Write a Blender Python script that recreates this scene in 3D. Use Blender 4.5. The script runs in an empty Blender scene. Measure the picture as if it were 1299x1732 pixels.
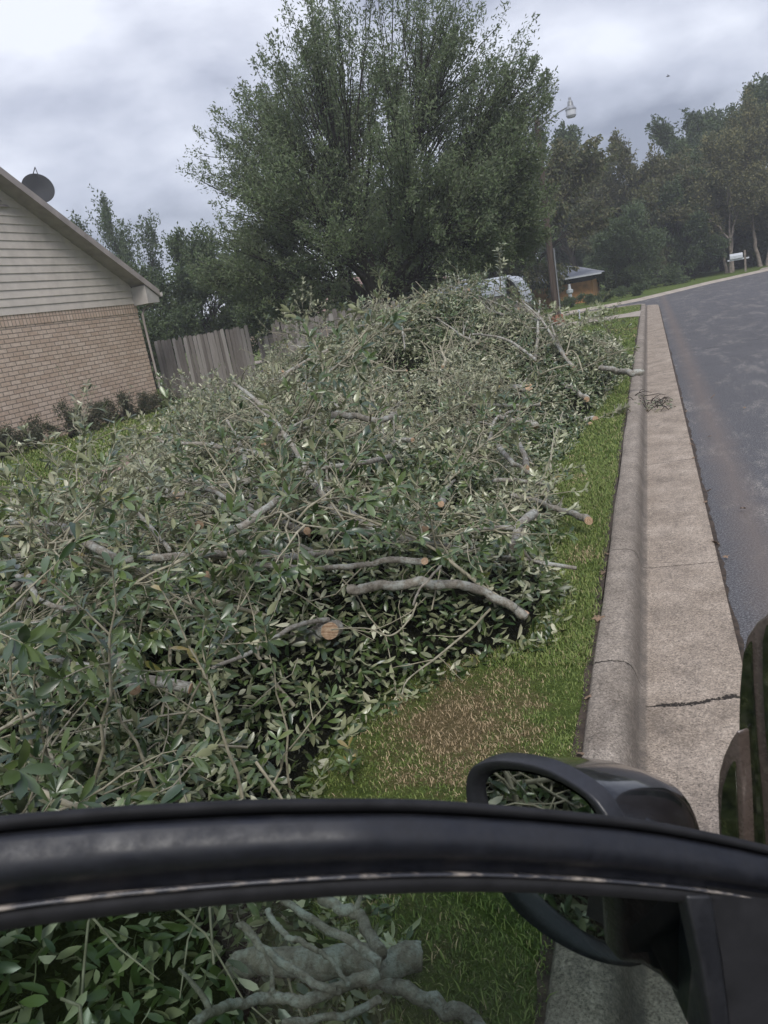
import bpy, math, random
import numpy as np
from mathutils import Vector, Matrix

# ------------------------------------------------------------------ camera
sc = bpy.context.scene
H = 2.05                                   # eye height above the gutter
F, PITCH, ROLL, YAW = 1300.0, 14.9, 10.0, 20.9
p_, r_, y_ = map(math.radians, (PITCH, ROLL, YAW))
FW = np.array([-math.sin(y_)*math.cos(p_), math.cos(y_)*math.cos(p_), -math.sin(p_)])
rt_ = np.array([math.cos(y_), math.sin(y_), 0.0]); up_ = np.cross(rt_, FW)
IR = math.cos(r_)*rt_ - math.sin(r_)*up_
IU = math.sin(r_)*rt_ + math.cos(r_)*up_
cam_d = bpy.data.cameras.new('camera'); cam = bpy.data.objects.new('camera', cam_d)
sc.collection.objects.link(cam); sc.camera = cam
M_ = Matrix(((IR[0], IU[0], -FW[0], 0), (IR[1], IU[1], -FW[1], 0), (IR[2], IU[2], -FW[2], H), (0, 0, 0, 1)))
cam.matrix_world = M_
cam_d.sensor_fit = 'VERTICAL'; cam_d.sensor_height = 36; cam_d.lens = 36*F/1732
cam_d.clip_start = 0.02; cam_d.clip_end = 2000
cam_d.dof.use_dof = True; cam_d.dof.focus_distance = 6.0; cam_d.dof.aperture_fstop = 14

def ray(x, y): return FW + (x-649.5)/F*IR - (y-866)/F*IU
O_ = np.array([0, 0, H])
def atz(x, y, z): r = ray(x, y); return r*(z-H)/r[2] + O_
def dep(x, y, d): return ray(x, y)*d + O_
def atplane(x, y, P, n):
    r = ray(x, y); return O_ + r*(np.dot(np.array(P)-O_, n)/np.dot(r, n))

# ------------------------------------------------------------------ world: overcast
w = bpy.data.worlds.new('World'); sc.world = w; w.use_nodes = True
nt = w.node_tree; nt.nodes.clear()
SUN_EL, SUN_AZ = 48, 155
sky = nt.nodes.new('ShaderNodeTexSky'); sky.sky_type = 'NISHITA'; sky.sun_disc = False
sky.sun_elevation = math.radians(SUN_EL); sky.sun_rotation = math.radians(SUN_AZ)
b1 = nt.nodes.new('ShaderNodeBackground'); b1.inputs[1].default_value = 0.08
nt.links.new(sky.outputs[0], b1.inputs[0])
tc = nt.nodes.new('ShaderNodeTexCoord')
sep = nt.nodes.new('ShaderNodeSeparateXYZ'); nt.links.new(tc.outputs['Generated'], sep.inputs[0])
def wm(op, a, b=None):
    n = nt.nodes.new('ShaderNodeMath'); n.operation = op
    for i, v in enumerate((a, b)):
        if v is None: continue
        if isinstance(v, (int, float)): n.inputs[i].default_value = v
        else: nt.links.new(v, n.inputs[i])
    return n.outputs[0]
zz = wm('ADD', wm('ABSOLUTE', sep.outputs[2]), 0.22)
cx = nt.nodes.new('ShaderNodeCombineXYZ')
nt.links.new(sep.outputs[0], cx.inputs[0]); nt.links.new(sep.outputs[1], cx.inputs[1]); nt.links.new(wm('MULTIPLY', sep.outputs[2], 2.1), cx.inputs[2])
def wnoise(scale, det, dist, off):
    mp = nt.nodes.new('ShaderNodeMapping'); mp.inputs['Location'].default_value = off
    nt.links.new(cx.outputs[0], mp.inputs[0])
    n = nt.nodes.new('ShaderNodeTexNoise'); n.inputs['Scale'].default_value = scale
    n.inputs['Detail'].default_value = det; n.inputs['Distortion'].default_value = dist
    nt.links.new(mp.outputs[0], n.inputs[0]); return n.outputs[0]
n1 = wnoise(2.3, 7, 0.25, (3.1, 0.4, 0.3)); n2 = wnoise(6.5, 7, 0.2, (1, 7, 2))
s_ = wm('ADD', wm('MULTIPLY', n1, 0.82), wm('MULTIPLY', n2, 0.30))
# the cloud is thinner, so brighter, low down in the north-west
hz = wm('MULTIPLY', wm('SUBTRACT', 0.45, sep.outputs[2]), 0.22)
lf = wm('MULTIPLY', sep.outputs[0], -0.11)
s_ = wm('ADD', s_, wm('ADD', wm('ADD', hz, lf), -.07))
cr = nt.nodes.new('ShaderNodeValToRGB')
el = cr.color_ramp.elements
el[0].position = 0.45; el[0].color = (0.18, 0.195, 0.255, 1)
el[1].position = 0.69; el[1].color = (0.585, 0.605, 0.675, 1)
e = el.new(0.55); e.color = (0.35, 0.37, 0.445, 1)
nt.links.new(s_, cr.inputs[0])
b2 = nt.nodes.new('ShaderNodeBackground'); zen = wm('POWER', wm('MAXIMUM', wm('SUBTRACT', sep.outputs[2], .36), 0), 1.0)
nt.links.new(wm('MULTIPLY', wm('ADD', wm('MULTIPLY', zen, 3.0), 1.0), 1.0), b2.inputs[1])
nt.links.new(cr.outputs[0], b2.inputs[0])
mx = nt.nodes.new('ShaderNodeMixShader'); mx.inputs[0].default_value = 0.9
wo = nt.nodes.new('ShaderNodeOutputWorld')
nt.links.new(b1.outputs[0], mx.inputs[1]); nt.links.new(b2.outputs[0], mx.inputs[2]); nt.links.new(mx.outputs[0], wo.inputs[0])

sun_d = bpy.data.lights.new('sun', 'SUN'); sun_d.energy = 1.5; sun_d.angle = math.radians(25); sun_d.color = (1.0, 0.96, 0.9)
sun = bpy.data.objects.new('sun', sun_d); sc.collection.objects.link(sun)
a_, e_ = math.radians(SUN_AZ), math.radians(SUN_EL)
sdir = Vector((math.sin(a_)*math.cos(e_), math.cos(a_)*math.cos(e_), math.sin(e_)))
sun.rotation_euler = sdir.to_track_quat('Z', 'Y').to_euler()
sc.view_settings.view_transform = 'Standard'; sc.view_settings.look = 'None'
sc.view_settings.exposure = 0.78; sc.view_settings.gamma = 1
sc.cycles.max_bounces = 6; sc.cycles.diffuse_bounces = 3; sc.cycles.glossy_bounces = 4
sc.cycles.transparent_max_bounces = 12; sc.cycles.use_denoising = True
sc.cycles.volume_bounces = 1

# ------------------------------------------------------------------ helpers
rng = np.random.default_rng(11)
def tag(o, label=None, cat=None, group=None, kind=None):
    for k, v in (('label', label), ('category', cat), ('group', group), ('kind', kind)):
        if v: o[k] = v
    return o
def empty(name, loc=(0, 0, 0), rz=0):
    o = bpy.data.objects.new(name, None); sc.collection.objects.link(o); o.location = loc; o.rotation_euler = (0, 0, rz)
    o.empty_display_size = 0.2; return o
def adopt(o, par, inv=None):
    o.parent = par; o.matrix_parent_inverse = inv if inv is not None else Matrix.Identity(4); return o
class MB:
    """collects vertices and faces of one mesh"""
    def __init__(s): s.v = []; s.f = []; s.n = 0; s.mi = []
    def add(s, V, Fs, m=0):
        V = np.asarray(V, float); s.v.append(V)
        for f in Fs: s.f.append(tuple(int(i)+s.n for i in f)); s.mi.append(m)
        s.n += len(V)
    def box(s, x0, x1, y0, y1, z0, z1, m=0):
        V = [(x, y, z) for z in (z0, z1) for y in (y0, y1) for x in (x0, x1)]
        s.add(V, [(0, 2, 3, 1), (4, 5, 7, 6), (0, 1, 5, 4), (2, 6, 7, 3), (0, 4, 6, 2), (1, 3, 7, 5)], m)
    def tube(s, P, R, k=6, caps=True, m=0, mcap=None, rough=0):
        P = np.asarray(P, float); n = len(P); R = np.ones(n)*R if np.isscalar(R) else np.asarray(R, float)
        T = np.gradient(P, axis=0); T /= np.linalg.norm(T, axis=1)[:, None]+1e-9
        a = np.array([0, 0, 1.0]) if abs(T[0][2]) < .9 else np.array([1.0, 0, 0])
        V = []
        th = np.linspace(0, 2*np.pi, k, endpoint=False)
        for i in range(n):
            b = np.cross(T[i], a); b /= np.linalg.norm(b)+1e-9; a = np.cross(b, T[i])
            rr = R[i]*(1+(rng.normal(0, rough, k) if rough else 0))
            V.append(P[i]+np.outer(np.cos(th)*rr, a)+np.outer(np.sin(th)*rr, b))
        V = np.concatenate(V)
        fs = [(i*k+j, i*k+(j+1) % k, (i+1)*k+(j+1) % k, (i+1)*k+j) for i in range(n-1) for j in range(k)]
        s.add(V, fs, m)
        if caps:
            s.add(V[:k], [tuple(range(k))[::-1]], m if mcap is None else mcap)
            s.add(V[-k:], [tuple(range(k))], m if mcap is None else mcap)
    def loft(s, rings, closed=True, caps=True, m=0):
        k = len(rings[0]); V = np.concatenate([np.asarray(r, float) for r in rings])
        kk = k if closed else k-1
        fs = [(i*k+j, i*k+(j+1) % k, (i+1)*k+(j+1) % k, (i+1)*k+j) for i in range(len(rings)-1) for j in range(kk)]
        if caps: fs += [tuple(range(k))[::-1], tuple((len(rings)-1)*k+j for j in range(k))]
        s.add(V, fs, m)
    def prism(s, poly, ext, m=0):
        a = np.asarray(poly, float); s.loft([a, a+np.asarray(ext, float)], m=m)
    def mesh(s, name, mats, smooth=False):
        me = bpy.data.meshes.new(name)
        me.from_pydata(np.concatenate(s.v).tolist(), [], s.f)
        if not isinstance(mats, (list, tuple)): mats = [mats]
        for m in mats: me.materials.append(m)
        if len(mats) > 1: me.polygons.foreach_set('material_index', s.mi)
        if smooth: me.polygons.foreach_set('use_smooth', [True]*len(me.polygons))
        me.update(); return me
    def build(s, name, mats, parent=None, smooth=False, bevel=0, recalc=True):
        o = bpy.data.objects.new(name, s.mesh(name, mats, smooth)); sc.collection.objects.link(o)
        if recalc:
            import bmesh
            bm = bmesh.new(); bm.from_mesh(o.data); bmesh.ops.recalc_face_normals(bm, faces=bm.faces); bm.to_mesh(o.data); bm.free()
        if parent: o.parent = parent
        if bevel:
            b = o.modifiers.new('bevel', 'BEVEL'); b.width = bevel; b.segments = 3; b.limit_method = 'ANGLE'
            b.harden_normals = False
            o.data.polygons.foreach_set('use_smooth', [True]*len(o.data.polygons))
        return o
def trimesh(name, V, T, mat, tint=None, parent=None, smooth=True, link=True):
    me = bpy.data.meshes.new(name); V = np.ascontiguousarray(V, np.float32); T = np.ascontiguousarray(T, np.int32)
    me.vertices.add(len(V)); me.vertices.foreach_set('co', V.ravel())
    me.loops.add(T.size); me.loops.foreach_set('vertex_index', T.ravel())
    me.polygons.add(len(T)); me.polygons.foreach_set('loop_start', np.arange(0, T.size, 3, dtype=np.int32))
    me.polygons.foreach_set('loop_total', np.full(len(T), 3, np.int32))
    me.polygons.foreach_set('use_smooth', np.full(len(T), smooth))
    if tint is not None:
        at = me.attributes.new('tint', 'FLOAT', 'POINT'); at.data.foreach_set('value', np.ascontiguousarray(tint, np.float32))
    me.materials.append(mat); me.update(calc_edges=True)
    if not link: return me
    o = bpy.data.objects.new(name, me); sc.collection.objects.link(o)
    if parent: o.parent = parent
    return o
def norm(a): return a/(np.linalg.norm(a, axis=-1, keepdims=True)+1e-9)
LEAF_T = np.array([[0, 2, 1], [0, 3, 2], [1, 2, 5], [1, 5, 4], [2, 3, 6], [2, 6, 5], [4, 5, 8], [4, 8, 7], [5, 6, 9], [5, 9, 8], [7, 8, 10], [8, 9, 10]])
def leaves(P, D, N, L, Wd, fold=0.25, curl=0.18, simple=False, r=rng):
    """P base, D direction, N face normal (n,3); L,Wd (n,) -> verts, tris"""
    n = len(P); D = norm(D); S = norm(np.cross(N, D)); N = norm(np.cross(D, S)); L = L[:, None]; h = (Wd/2)[:, None]
    if simple:
        Vs = np.stack([P, P+D*L*.55+S*h+N*h*fold, P+D*L-N*L*curl*.6, P+D*L*.55-S*h+N*h*fold], 1)
        T = np.array([[0, 2, 1], [0, 3, 2]])
        k = 4
    else:
        cu = curl*(0.3+1.4*r.random((n, 1)))
        rows = []
        for f_, wv, cz in ((.20, .52, .05), (.50, .97, .24), (.80, .86, .62)):
            cc = P+D*L*f_-N*L*cu*cz; lf = N*h*fold*wv; rows += [cc+S*h*wv+lf, cc, cc-S*h*wv+lf]
        Vs = np.stack([P]+rows+[P+D*L*.99-N*L*cu*1.05], 1); T = LEAF_T; k = 11
    V = Vs.reshape(-1, 3); Ts = (T[None]+np.arange(n)[:, None, None]*k).reshape(-1, 3)
    return V, Ts, k
def smoothnoise(x, y, s, seed=0):
    """cheap value noise"""
    r = np.random.default_rng(seed); G = r.random((64, 64)); x = np.asarray(x)*s+100; y = np.asarray(y)*s+100
    xi = np.floor(x).astype(int); yi = np.floor(y).astype(int); fx = x-xi; fy = y-yi
    fx = fx*fx*(3-2*fx); fy = fy*fy*(3-2*fy); g = lambda a, b: G[a % 64, b % 64]
    return (g(xi, yi)*(1-fx)+g(xi+1, yi)*fx)*(1-fy)+(g(xi, yi+1)*(1-fx)+g(xi+1, yi+1)*fx)*fy

# ------------------------------------------------------------------ materials
class N:
    def __init__(s, name):
        s.m = bpy.data.materials.new(name); s.m.use_nodes = True; s.t = s.m.node_tree
        s.b = s.t.nodes['Principled BSDF']; s.out = s.t.nodes['Material Output']
        s.pos = s.node('ShaderNodeNewGeometry').outputs['Position']
    def node(s, t, **k):
        n = s.t.nodes.new(t)
        for a, v in k.items(): setattr(n, a, v)
        return n
    def link(s, a, b): s.t.links.new(a, b)
    def set(s, inp, v):
        if isinstance(v, (int, float)) : inp.default_value = v
        elif isinstance(v, (tuple, list)): inp.default_value = tuple(v)+((1,) if len(v) == 3 and inp.type == 'RGBA' else ())
        else: s.link(v, inp)
    def math(s, op, a, b=0, c=None, clamp=False):
        n = s.node('ShaderNodeMath', operation=op, use_clamp=clamp); s.set(n.inputs[0], a); s.set(n.inputs[1], b)
        if c is not None: s.set(n.inputs[2], c)
        return n.outputs[0]
    def obj(s): return s.node('ShaderNodeTexCoord').outputs['Object']
    def sepv(s, v): n = s.node('ShaderNodeSeparateXYZ'); s.link(v, n.inputs[0]); return n.outputs
    def comb(s, x, y, z=0):
        n = s.node('ShaderNodeCombineXYZ'); s.set(n.inputs[0], x); s.set(n.inputs[1], y); s.set(n.inputs[2], z); return n.outputs[0]
    def noise(s, scale, detail=4, rough=.55, vec=None, dist=0, stretch=None):
        v = vec or s.pos
        if stretch: m = s.node('ShaderNodeMapping'); m.inputs['Scale'].default_value = stretch; s.link(v, m.inputs[0]); v = m.outputs[0]
        n = s.node('ShaderNodeTexNoise'); n.inputs['Scale'].default_value = scale; n.inputs['Detail'].default_value = detail
        n.inputs['Roughness'].default_value = rough; n.inputs['Distortion'].default_value = dist; s.link(v, n.inputs[0]); return n.outputs[0]
    def vor(s, scale, vec=None, feature='F1'):
        n = s.node('ShaderNodeTexVoronoi', feature=feature); n.inputs['Scale'].default_value = scale; s.link(vec or s.pos, n.inputs[0]); return n.outputs
    def ramp(s, f, *st):
        n = s.node('ShaderNodeValToRGB'); e = n.color_ramp.elements
        while len(e) < len(st): e.new(.5)
        for i, (p, c) in enumerate(st):
            e[i].position = p; e[i].color = (c, c, c, 1) if isinstance(c, (int, float)) else tuple(c)+(1,)
        s.link(f, n.inputs[0]); return n.outputs[0]
    def mix(s, f, a, b, mode='MIX'):
        n = s.node('ShaderNodeMix', data_type='RGBA', blend_type=mode); s.set(n.inputs[0], f); s.set(n.inputs[6], a); s.set(n.inputs[7], b); return n.outputs[2]
    def bump(s, h, st=.3, d=.01):
        n = s.node('ShaderNodeBump'); n.inputs['Strength'].default_value = st; n.inputs['Distance'].default_value = d; s.link(h, n.inputs['Height'])
        s.link(n.outputs[0], s.b.inputs['Normal']); return n
    def fin(s, col=None, rough=.8, spec=None, metal=0):
        if col is not None: s.set(s.b.inputs['Base Color'], col)
        s.set(s.b.inputs['Roughness'], rough); s.b.inputs['Metallic'].default_value = metal
        if spec is not None: s.set(s.b.inputs['Specular IOR Level'], spec)
        return s.m
def simple(name, col, rough=.7, var=.15, scale=8, metal=0, spec=None, bump=0):
    n = N(name); f = n.noise(scale, 5)
    c2 = tuple(min(1, c*(1+var*2)) for c in col); c1 = tuple(c*(1-var*2) for c in col)
    if bump: n.bump(n.noise(scale*4, 4), bump, .005)
    return n.fin(n.ramp(f, (.3, c1), (.7, c2)), rough, spec, metal)

def leafmat(name, top, top2, under, rough=.42, spec=.5, transl=.0):
    n = N(name)
    at = n.node('ShaderNodeAttribute', attribute_name='tint').outputs['Fac']
    oi = n.node('ShaderNodeObjectInfo').outputs['Random']
    f = n.math('ADD', n.math('MULTIPLY', at, .75), n.math('MULTIPLY', oi, .25))
    c = n.ramp(f, (0.05, top), (.85, top2), (.90, top2), (.955, (.22, .17, .05)))
    cu = n.mix(n.math('MULTIPLY', at, .5), under, tuple(x*.75 for x in under))
    bf = n.node('ShaderNodeNewGeometry').outputs['Backfacing']
    c = n.mix(bf, c, cu)
    n.fin(c, rough, spec)
    if transl:
        tr = n.node('ShaderNodeBsdfTranslucent'); n.set(tr.inputs[0], n.mix(.5, c, (.10, .16, .03)))
        ms = n.node('ShaderNodeMixShader'); ms.inputs[0].default_value = transl
        n.link(n.b.outputs[0], ms.inputs[1]); n.link(tr.outputs[0], ms.inputs[2]); n.link(ms.outputs[0], n.out.inputs[0])
    return n.m
M = {}
M['leaf_fresh'] = leafmat('leaf_fresh', (.014, .036, .010), (.100, .145, .042), (.31, .33, .19), .30, .75)
M['leaf_wilted'] = leafmat('leaf_wilted', (.045, .066, .032), (.28, .29, .17), (.48, .475, .33), .42, .55)
M['tree_leaf'] = leafmat('tree_leaf', (.055, .095, .044), (.17, .22, .10), (.17, .20, .12), .55, .3, .22)
M['tree_leaf_brown'] = leafmat('tree_leaf_brown', (.065, .085, .038), (.15, .155, .07), (.16, .15, .08), .6, .3, .2)
M['tree_leaf_far'] = leafmat('tree_leaf_far', (.038, .066, .030), (.105, .145, .058), (.09, .12, .06), .6, .3, .15)
M['tree_leaf_light'] = leafmat('tree_leaf_light', (.12, .125, .052), (.24, .22, .105), (.12, .13, .07), .6, .3, .2)
M['shrub_leaf'] = leafmat('shrub_leaf', (.05, .065, .03), (.14, .115, .08), (.07, .08, .05), .6, .3)

n = N('bark_grey'); f1 = n.noise(9, 6, .65); v = n.vor(26, n.obj())
lich = n.ramp(n.noise(14, 5, .7, n.obj()), (.48, 0), (.60, 1))
c = n.ramp(n.noise(30, 6, .7, n.obj()), (.3, (.14, .12, .095)), (.55, (.31, .285, .235)), (.75, (.43, .40, .345)))
c = n.mix(n.math('MULTIPLY', lich, .75), c, (.46, .48, .43)); c = n.mix(n.ramp(n.noise(55, 6, .85, n.obj(), stretch=(1, 1.6, 1)), (.38, .55), (.48, 0)), c, (.07, .06, .048)); n.bump(n.noise(60, 5, .8, n.obj()), 1.0, .012)
M['bark'] = n.fin(c, .85, .25)
n = N('twig_bark'); c = n.ramp(n.noise(22, 4, .6), (.3, (.18, .165, .11)), (.65, (.38, .35, .255))); M['twig'] = n.fin(c, .75, .3)
n = N('trunk_bark'); c = n.ramp(n.noise(4, 6, .7, stretch=(1, 1, .3)), (.3, (.035, .03, .026)), (.7, (.10, .088, .075))); n.bump(n.noise(12, 5, .7, stretch=(1, 1, .3)), .8, .03); M['trunk'] = n.fin(n.mix(.5, c, (.018, .015, .012)), .9, .1)
M['pale_trunk'] = simple('pale_trunk', (.20, .17, .14), .9, .2, 5)
n = N('cut_wood'); ob = n.obj(); g_ = n.node('ShaderNodeTexCoord').outputs['Generated']; a1, a2, a3 = n.sepv(g_); q_ = lambda v: n.math('MULTIPLY', n.math('ADD', v, -.5), n.math('ADD', v, -.5)); rr_ = n.math('SQRT', n.math('ADD', q_(a2), q_(a3))); ring_ = n.math('SINE', n.math('ADD', n.math('MULTIPLY', rr_, 60), n.math('MULTIPLY', n.noise(25), 4))); c = n.ramp(n.math('ADD', n.math('MULTIPLY', ring_, .12), n.noise(60, 5, .75)), (.3, (.30, .175, .10)), (.7, (.58, .43, .29))); M['cut'] = n.fin(c, .75, .3)
n = N('heap_shade_core'); c = n.ramp(n.noise(25, 6, .7), (.35, (.006, .007, .004)), (.7, (.022, .022, .014))); n.bump(n.noise(30, 5), 1, .05); M['core'] = n.fin(c, 1, .1)  # near black, so the colour carries the deep shade of the heap's gaps

# lawn: soil and thatch below, blades above share the same colour field
def drymask(n):
    sx, sy, sz = n.sepv(n.pos)
    dx = n.math('MULTIPLY', n.math('ADD', sx, .98), 1.9); dy = n.math('MULTIPLY', n.math('ADD', sy, -3.05), 1.35)
    d = n.math('SQRT', n.math('ADD', n.math('MULTIPLY', dx, dx), n.math('MULTIPLY', dy, dy)))
    d = n.math('ADD', d, n.math('MULTIPLY', n.math('ADD', n.noise(6, 6, .75), -.5), 2.6))
    a = n.math('MULTIPLY', n.math('SUBTRACT', .95, d), 1.3, clamp=True)
    b = n.ramp(n.noise(1.3, 5, .7), (.56, 0), (.72, .75))
    return n.math('MAXIMUM', a, b)
n = N('lawn_ground'); dm = drymask(n)
g = n.ramp(n.noise(7, 8, .75), (.28, (.05, .075, .018)), (.5, (.12, .17, .036)), (.75, (.19, .235, .06)))
g = n.mix(n.ramp(n.noise(90, 4, .8), (.35, .55), (.6, 0)), g, (.022, .035, .010))
g = n.mix(n.math('MULTIPLY', dm, .85), g, n.ramp(n.noise(40, 5, .8), (.3, (.09, .065, .03)), (.7, (.26, .19, .10))))
n.bump(n.noise(70, 5, .8), 1, .03); M['lawn'] = n.fin(g, .95, .15)
n = N('grass_blade'); dm = drymask(n); at = n.node('ShaderNodeAttribute', attribute_name='tint').outputs['Fac']
g = n.ramp(at, (0, (.06, .10, .020)), (.5, (.155, .215, .048)), (.90, (.24, .27, .085)), (.985, (.34, .28, .16)))
dc = n.ramp(at, (0, (.20, .145, .075)), (1, (.52, .40, .24)))
g = n.mix(n.math('GREATER_THAN', n.math('ADD', dm, n.math('MULTIPLY', at, .85)), .95), g, dc); M['blade'] = n.fin(g, .6, .3)

# concrete of the kerb and gutter, with stains, cracks and joints
CRK = [3.45, 5.25, 8.2, 11.9, 14.9, 17.8, 21, 24.2, 27.4, 33.6]
n = N('kerb_concrete'); sx, sy, sz = n.sepv(n.pos)
base = n.ramp(n.noise(2.6, 8, .7), (.28, (.22, .178, .135)), (.5, (.345, .285, .222)), (.74, (.47, .395, .315)))
spk = n.ramp(n.noise(110, 4, .85), (.36, 0.30), (.48, .95), (.66, 1.5)); base = n.mix(1, base, spk, 'MULTIPLY')
ag = n.ramp(n.vor(55)[0], (.0, 1.25), (.35, 1), (.8, .72)); base = n.mix(.8, base, ag, 'MULTIPLY')
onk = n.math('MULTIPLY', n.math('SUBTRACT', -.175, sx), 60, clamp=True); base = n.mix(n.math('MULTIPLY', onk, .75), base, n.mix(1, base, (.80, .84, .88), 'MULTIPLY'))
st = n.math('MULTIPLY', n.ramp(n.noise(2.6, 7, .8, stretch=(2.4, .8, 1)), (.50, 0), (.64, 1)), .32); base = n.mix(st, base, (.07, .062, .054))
# shade painted up the kerb face so it reads as raised, plus foot dirt
face_shade_dirt = n.math('MINIMUM', n.math('MULTIPLY', n.math('ADD', sx, .275), 11, clamp=True), n.math('MULTIPLY', n.math('SUBTRACT', -.150, sx), 70, clamp=True))
face_shade_dirt = n.math('MULTIPLY', face_shade_dirt, n.ramp(n.noise(7, 7, .8), (.3, .30), (.65, .85))); base = n.mix(face_shade_dirt, base, (.10, .088, .075))
base = n.mix(n.math('MULTIPLY', n.ramp(n.noise(28, 6, .8), (.52, 0), (.66, 1)), n.ramp(n.noise(1.2, 4), (.4, .15), (.6, .7))), base, (.115, .095, .078))
wob = n.math('ADD', n.math('MULTIPLY', n.math('ADD', n.noise(3.5, 5, .8), -.5), .20), n.math('ADD', n.math('MULTIPLY', sx, -.14), n.math('MULTIPLY', n.math('ADD', n.noise(24, 5, .85), -.5), .085)))
cm = None
for i, yc in enumerate(CRK):
    k_ = 1.0 if i in (0,) else .18
    d = n.math('ABSOLUTE', n.math('ADD', n.math('ADD', sy, -yc), n.math('MULTIPLY', wob, k_)))
    wd = (.018, .005, .006, .007, .008, .008, .009, .01, .01, .012)[i]
    if i == 0:
        mk = n.math('SUBTRACT', 1, n.math('DIVIDE', d, n.math('MULTIPLY', n.ramp(n.noise(9, 4), (.35, .25), (.65, 1)), .024)), clamp=True); mk = n.math('MULTIPLY', mk, n.math('MULTIPLY', n.math('ADD', sx, .17), 20, clamp=True))
        d2 = n.math('ABSOLUTE', n.math('ADD', n.math('ADD', sy, -3.62), n.math('MULTIPLY', wob, .3))); mk = n.math('MAXIMUM', mk, n.math('MULTIPLY', n.math('SUBTRACT', 1, n.math('DIVIDE', d2, .006), clamp=True), n.math('MULTIPLY', n.math('SUBTRACT', -.17, sx), 40, clamp=True)))
    else: mk = n.math('SUBTRACT', 1, n.math('DIVIDE', d, wd), clamp=True)
    cm = mk if cm is None else n.math('MAXIMUM', cm, mk)
cm = n.ramp(cm, (.1, 0), (.5, 1))
base = n.mix(cm, base, (.03, .025, .02))
hh = n.math('SUBTRACT', n.math('ADD', n.math('MULTIPLY', n.noise(110, 4, .8), .35), n.math('MULTIPLY', n.noise(9, 5), .3)), n.math('MULTIPLY', cm, 1.6))
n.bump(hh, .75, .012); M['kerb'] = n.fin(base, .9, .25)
n = N('pavement_concrete'); base = n.ramp(n.noise(1.5, 7, .7), (.3, (.30, .26, .215)), (.7, (.42, .37, .31))); base = n.mix(1, base, n.ramp(n.noise(60, 3), (.35, .75), (.6, 1.1)), 'MULTIPLY'); n.bump(n.noise(60), .3, .01); M['pave'] = n.fin(base, .9, .2)
# asphalt
n = N('asphalt'); sx, sy, sz = n.sepv(n.pos)
a = n.ramp(n.noise(.8, 9, .75), (.32, (.088, .087, .089)), (.68, (.104, .102, .104)))
a = n.mix(1, a, n.ramp(n.noise(75, 5, .95), (.38, .30), (.5, .95), (.62, 2.3)), 'MULTIPLY'); a = n.mix(1, a, n.ramp(n.noise(45, 5, .95), (.38, .75), (.62, 1.3)), 'MULTIPLY')
a = n.mix(n.ramp(n.vor(95)[0], (.08, .75), (.16, 0)), a, (.26, .245, .22))
deb = n.math('MULTIPLY', n.ramp(n.noise(1.1, 7, .8, stretch=(1.8, .6, 1)), (.54, 0), (.70, .6)), n.ramp(n.noise(70, 4, .8), (.46, 0), (.56, 1))); a = n.mix(deb, a, (.34, .30, .25))
cd = n.math('ABSOLUTE', n.math('ADD', n.math('ADD', sy, -17.6), n.math('ADD', n.math('MULTIPLY', sx, -.35), n.math('MULTIPLY', n.math('ADD', n.noise(1.4, 6, .75), -.5), 2.2)))); a = n.mix(n.ramp(cd, (0, .85), (.05, 0)), a, (.03, .03, .032))
cd = n.math('ABSOLUTE', n.math('ADD', n.math('ADD', sx, -2.3), n.math('MULTIPLY', n.math('ADD', n.noise(.6, 6, .75), -.5), 3.0))); a = n.mix(n.ramp(cd, (0, .7), (.022, 0)), a, (.035, .035, .037))
db = n.math('MULTIPLY', n.ramp(n.noise(1.0, 6, .8, stretch=(1.8, .5, 1)), (.52, 0), (.62, 1)), n.ramp(n.noise(48, 4, .85), (.50, 0), (.58, .8))); a = n.mix(db, a, (.42, .385, .33))
ed = n.math('SUBTRACT', .8, n.math('MULTIPLY', n.math('ABSOLUTE', n.math('ADD', n.math('ADD', sx, -.50), n.math('MULTIPLY', n.noise(3, 4), -.18))), 3.6), clamp=True)
a = n.mix(n.math('MULTIPLY', ed, .75), a, (.165, .135, .115))
tar = n.ramp(n.math('ABSOLUTE', n.math('ADD', n.noise(.35, 6, .6, dist=.6), -.5)), (.0, .8), (.006, 0)); 
M['asphalt'] = n.fin(a, .95, .12)
M['dirt'] = simple('dirt', (.045, .032, .022), .95, .3, 20, bump=1)
M['ground'] = M['lawn']
# house
n = N('house_brick'); ob = n.pos; sx, sy, sz = n.sepv(ob)
def brick(n, rot=False, bw=.34, rh=.112):
    b = n.node('ShaderNodeTexBrick'); b.inputs['Scale'].default_value = 1; b.inputs['Brick Width'].default_value = bw; b.inputs['Row Height'].default_value = rh
    b.inputs['Mortar Size'].default_value = .014; b.inputs['Mortar Smooth'].default_value = .3; b.inputs['Bias'].default_value = -.1
    b.inputs['Color1'].default_value = (.64, .475, .36, 1); b.inputs['Color2'].default_value = (.84, .68, .55, 1); b.inputs['Mortar'].default_value = (.21, .18, .155, 1)
    return b
b = brick(n); n.link(n.comb(sy, sz, 0), b.inputs[0])
c = n.mix(.3, b.outputs[0], n.ramp(n.noise(.8, 4), (.3, (.42, .31, .23)), (.7, (.56, .43, .35)))); c = n.mix(1, c, n.ramp(n.noise(12, 4), (.3, .8), (.7, 1.1)), 'MULTIPLY')
n.bump(n.math('SUBTRACT', 1, b.outputs['Fac']), .6, .015); M['brick'] = n.fin(c, .9, .2)
n = N('soldier_brick'); sx, sy, sz = n.sepv(n.pos); b = brick(n, bw=.27, rh=.125); b.offset = 0; n.link(n.comb(sz, sy, 0), b.inputs[0])
c = n.mix(.35, b.outputs[0], (.47, .34, .26)); n.bump(n.math('SUBTRACT', 1, b.outputs['Fac']), .6, .015); M['soldier'] = n.fin(c, .9, .2)
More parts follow.
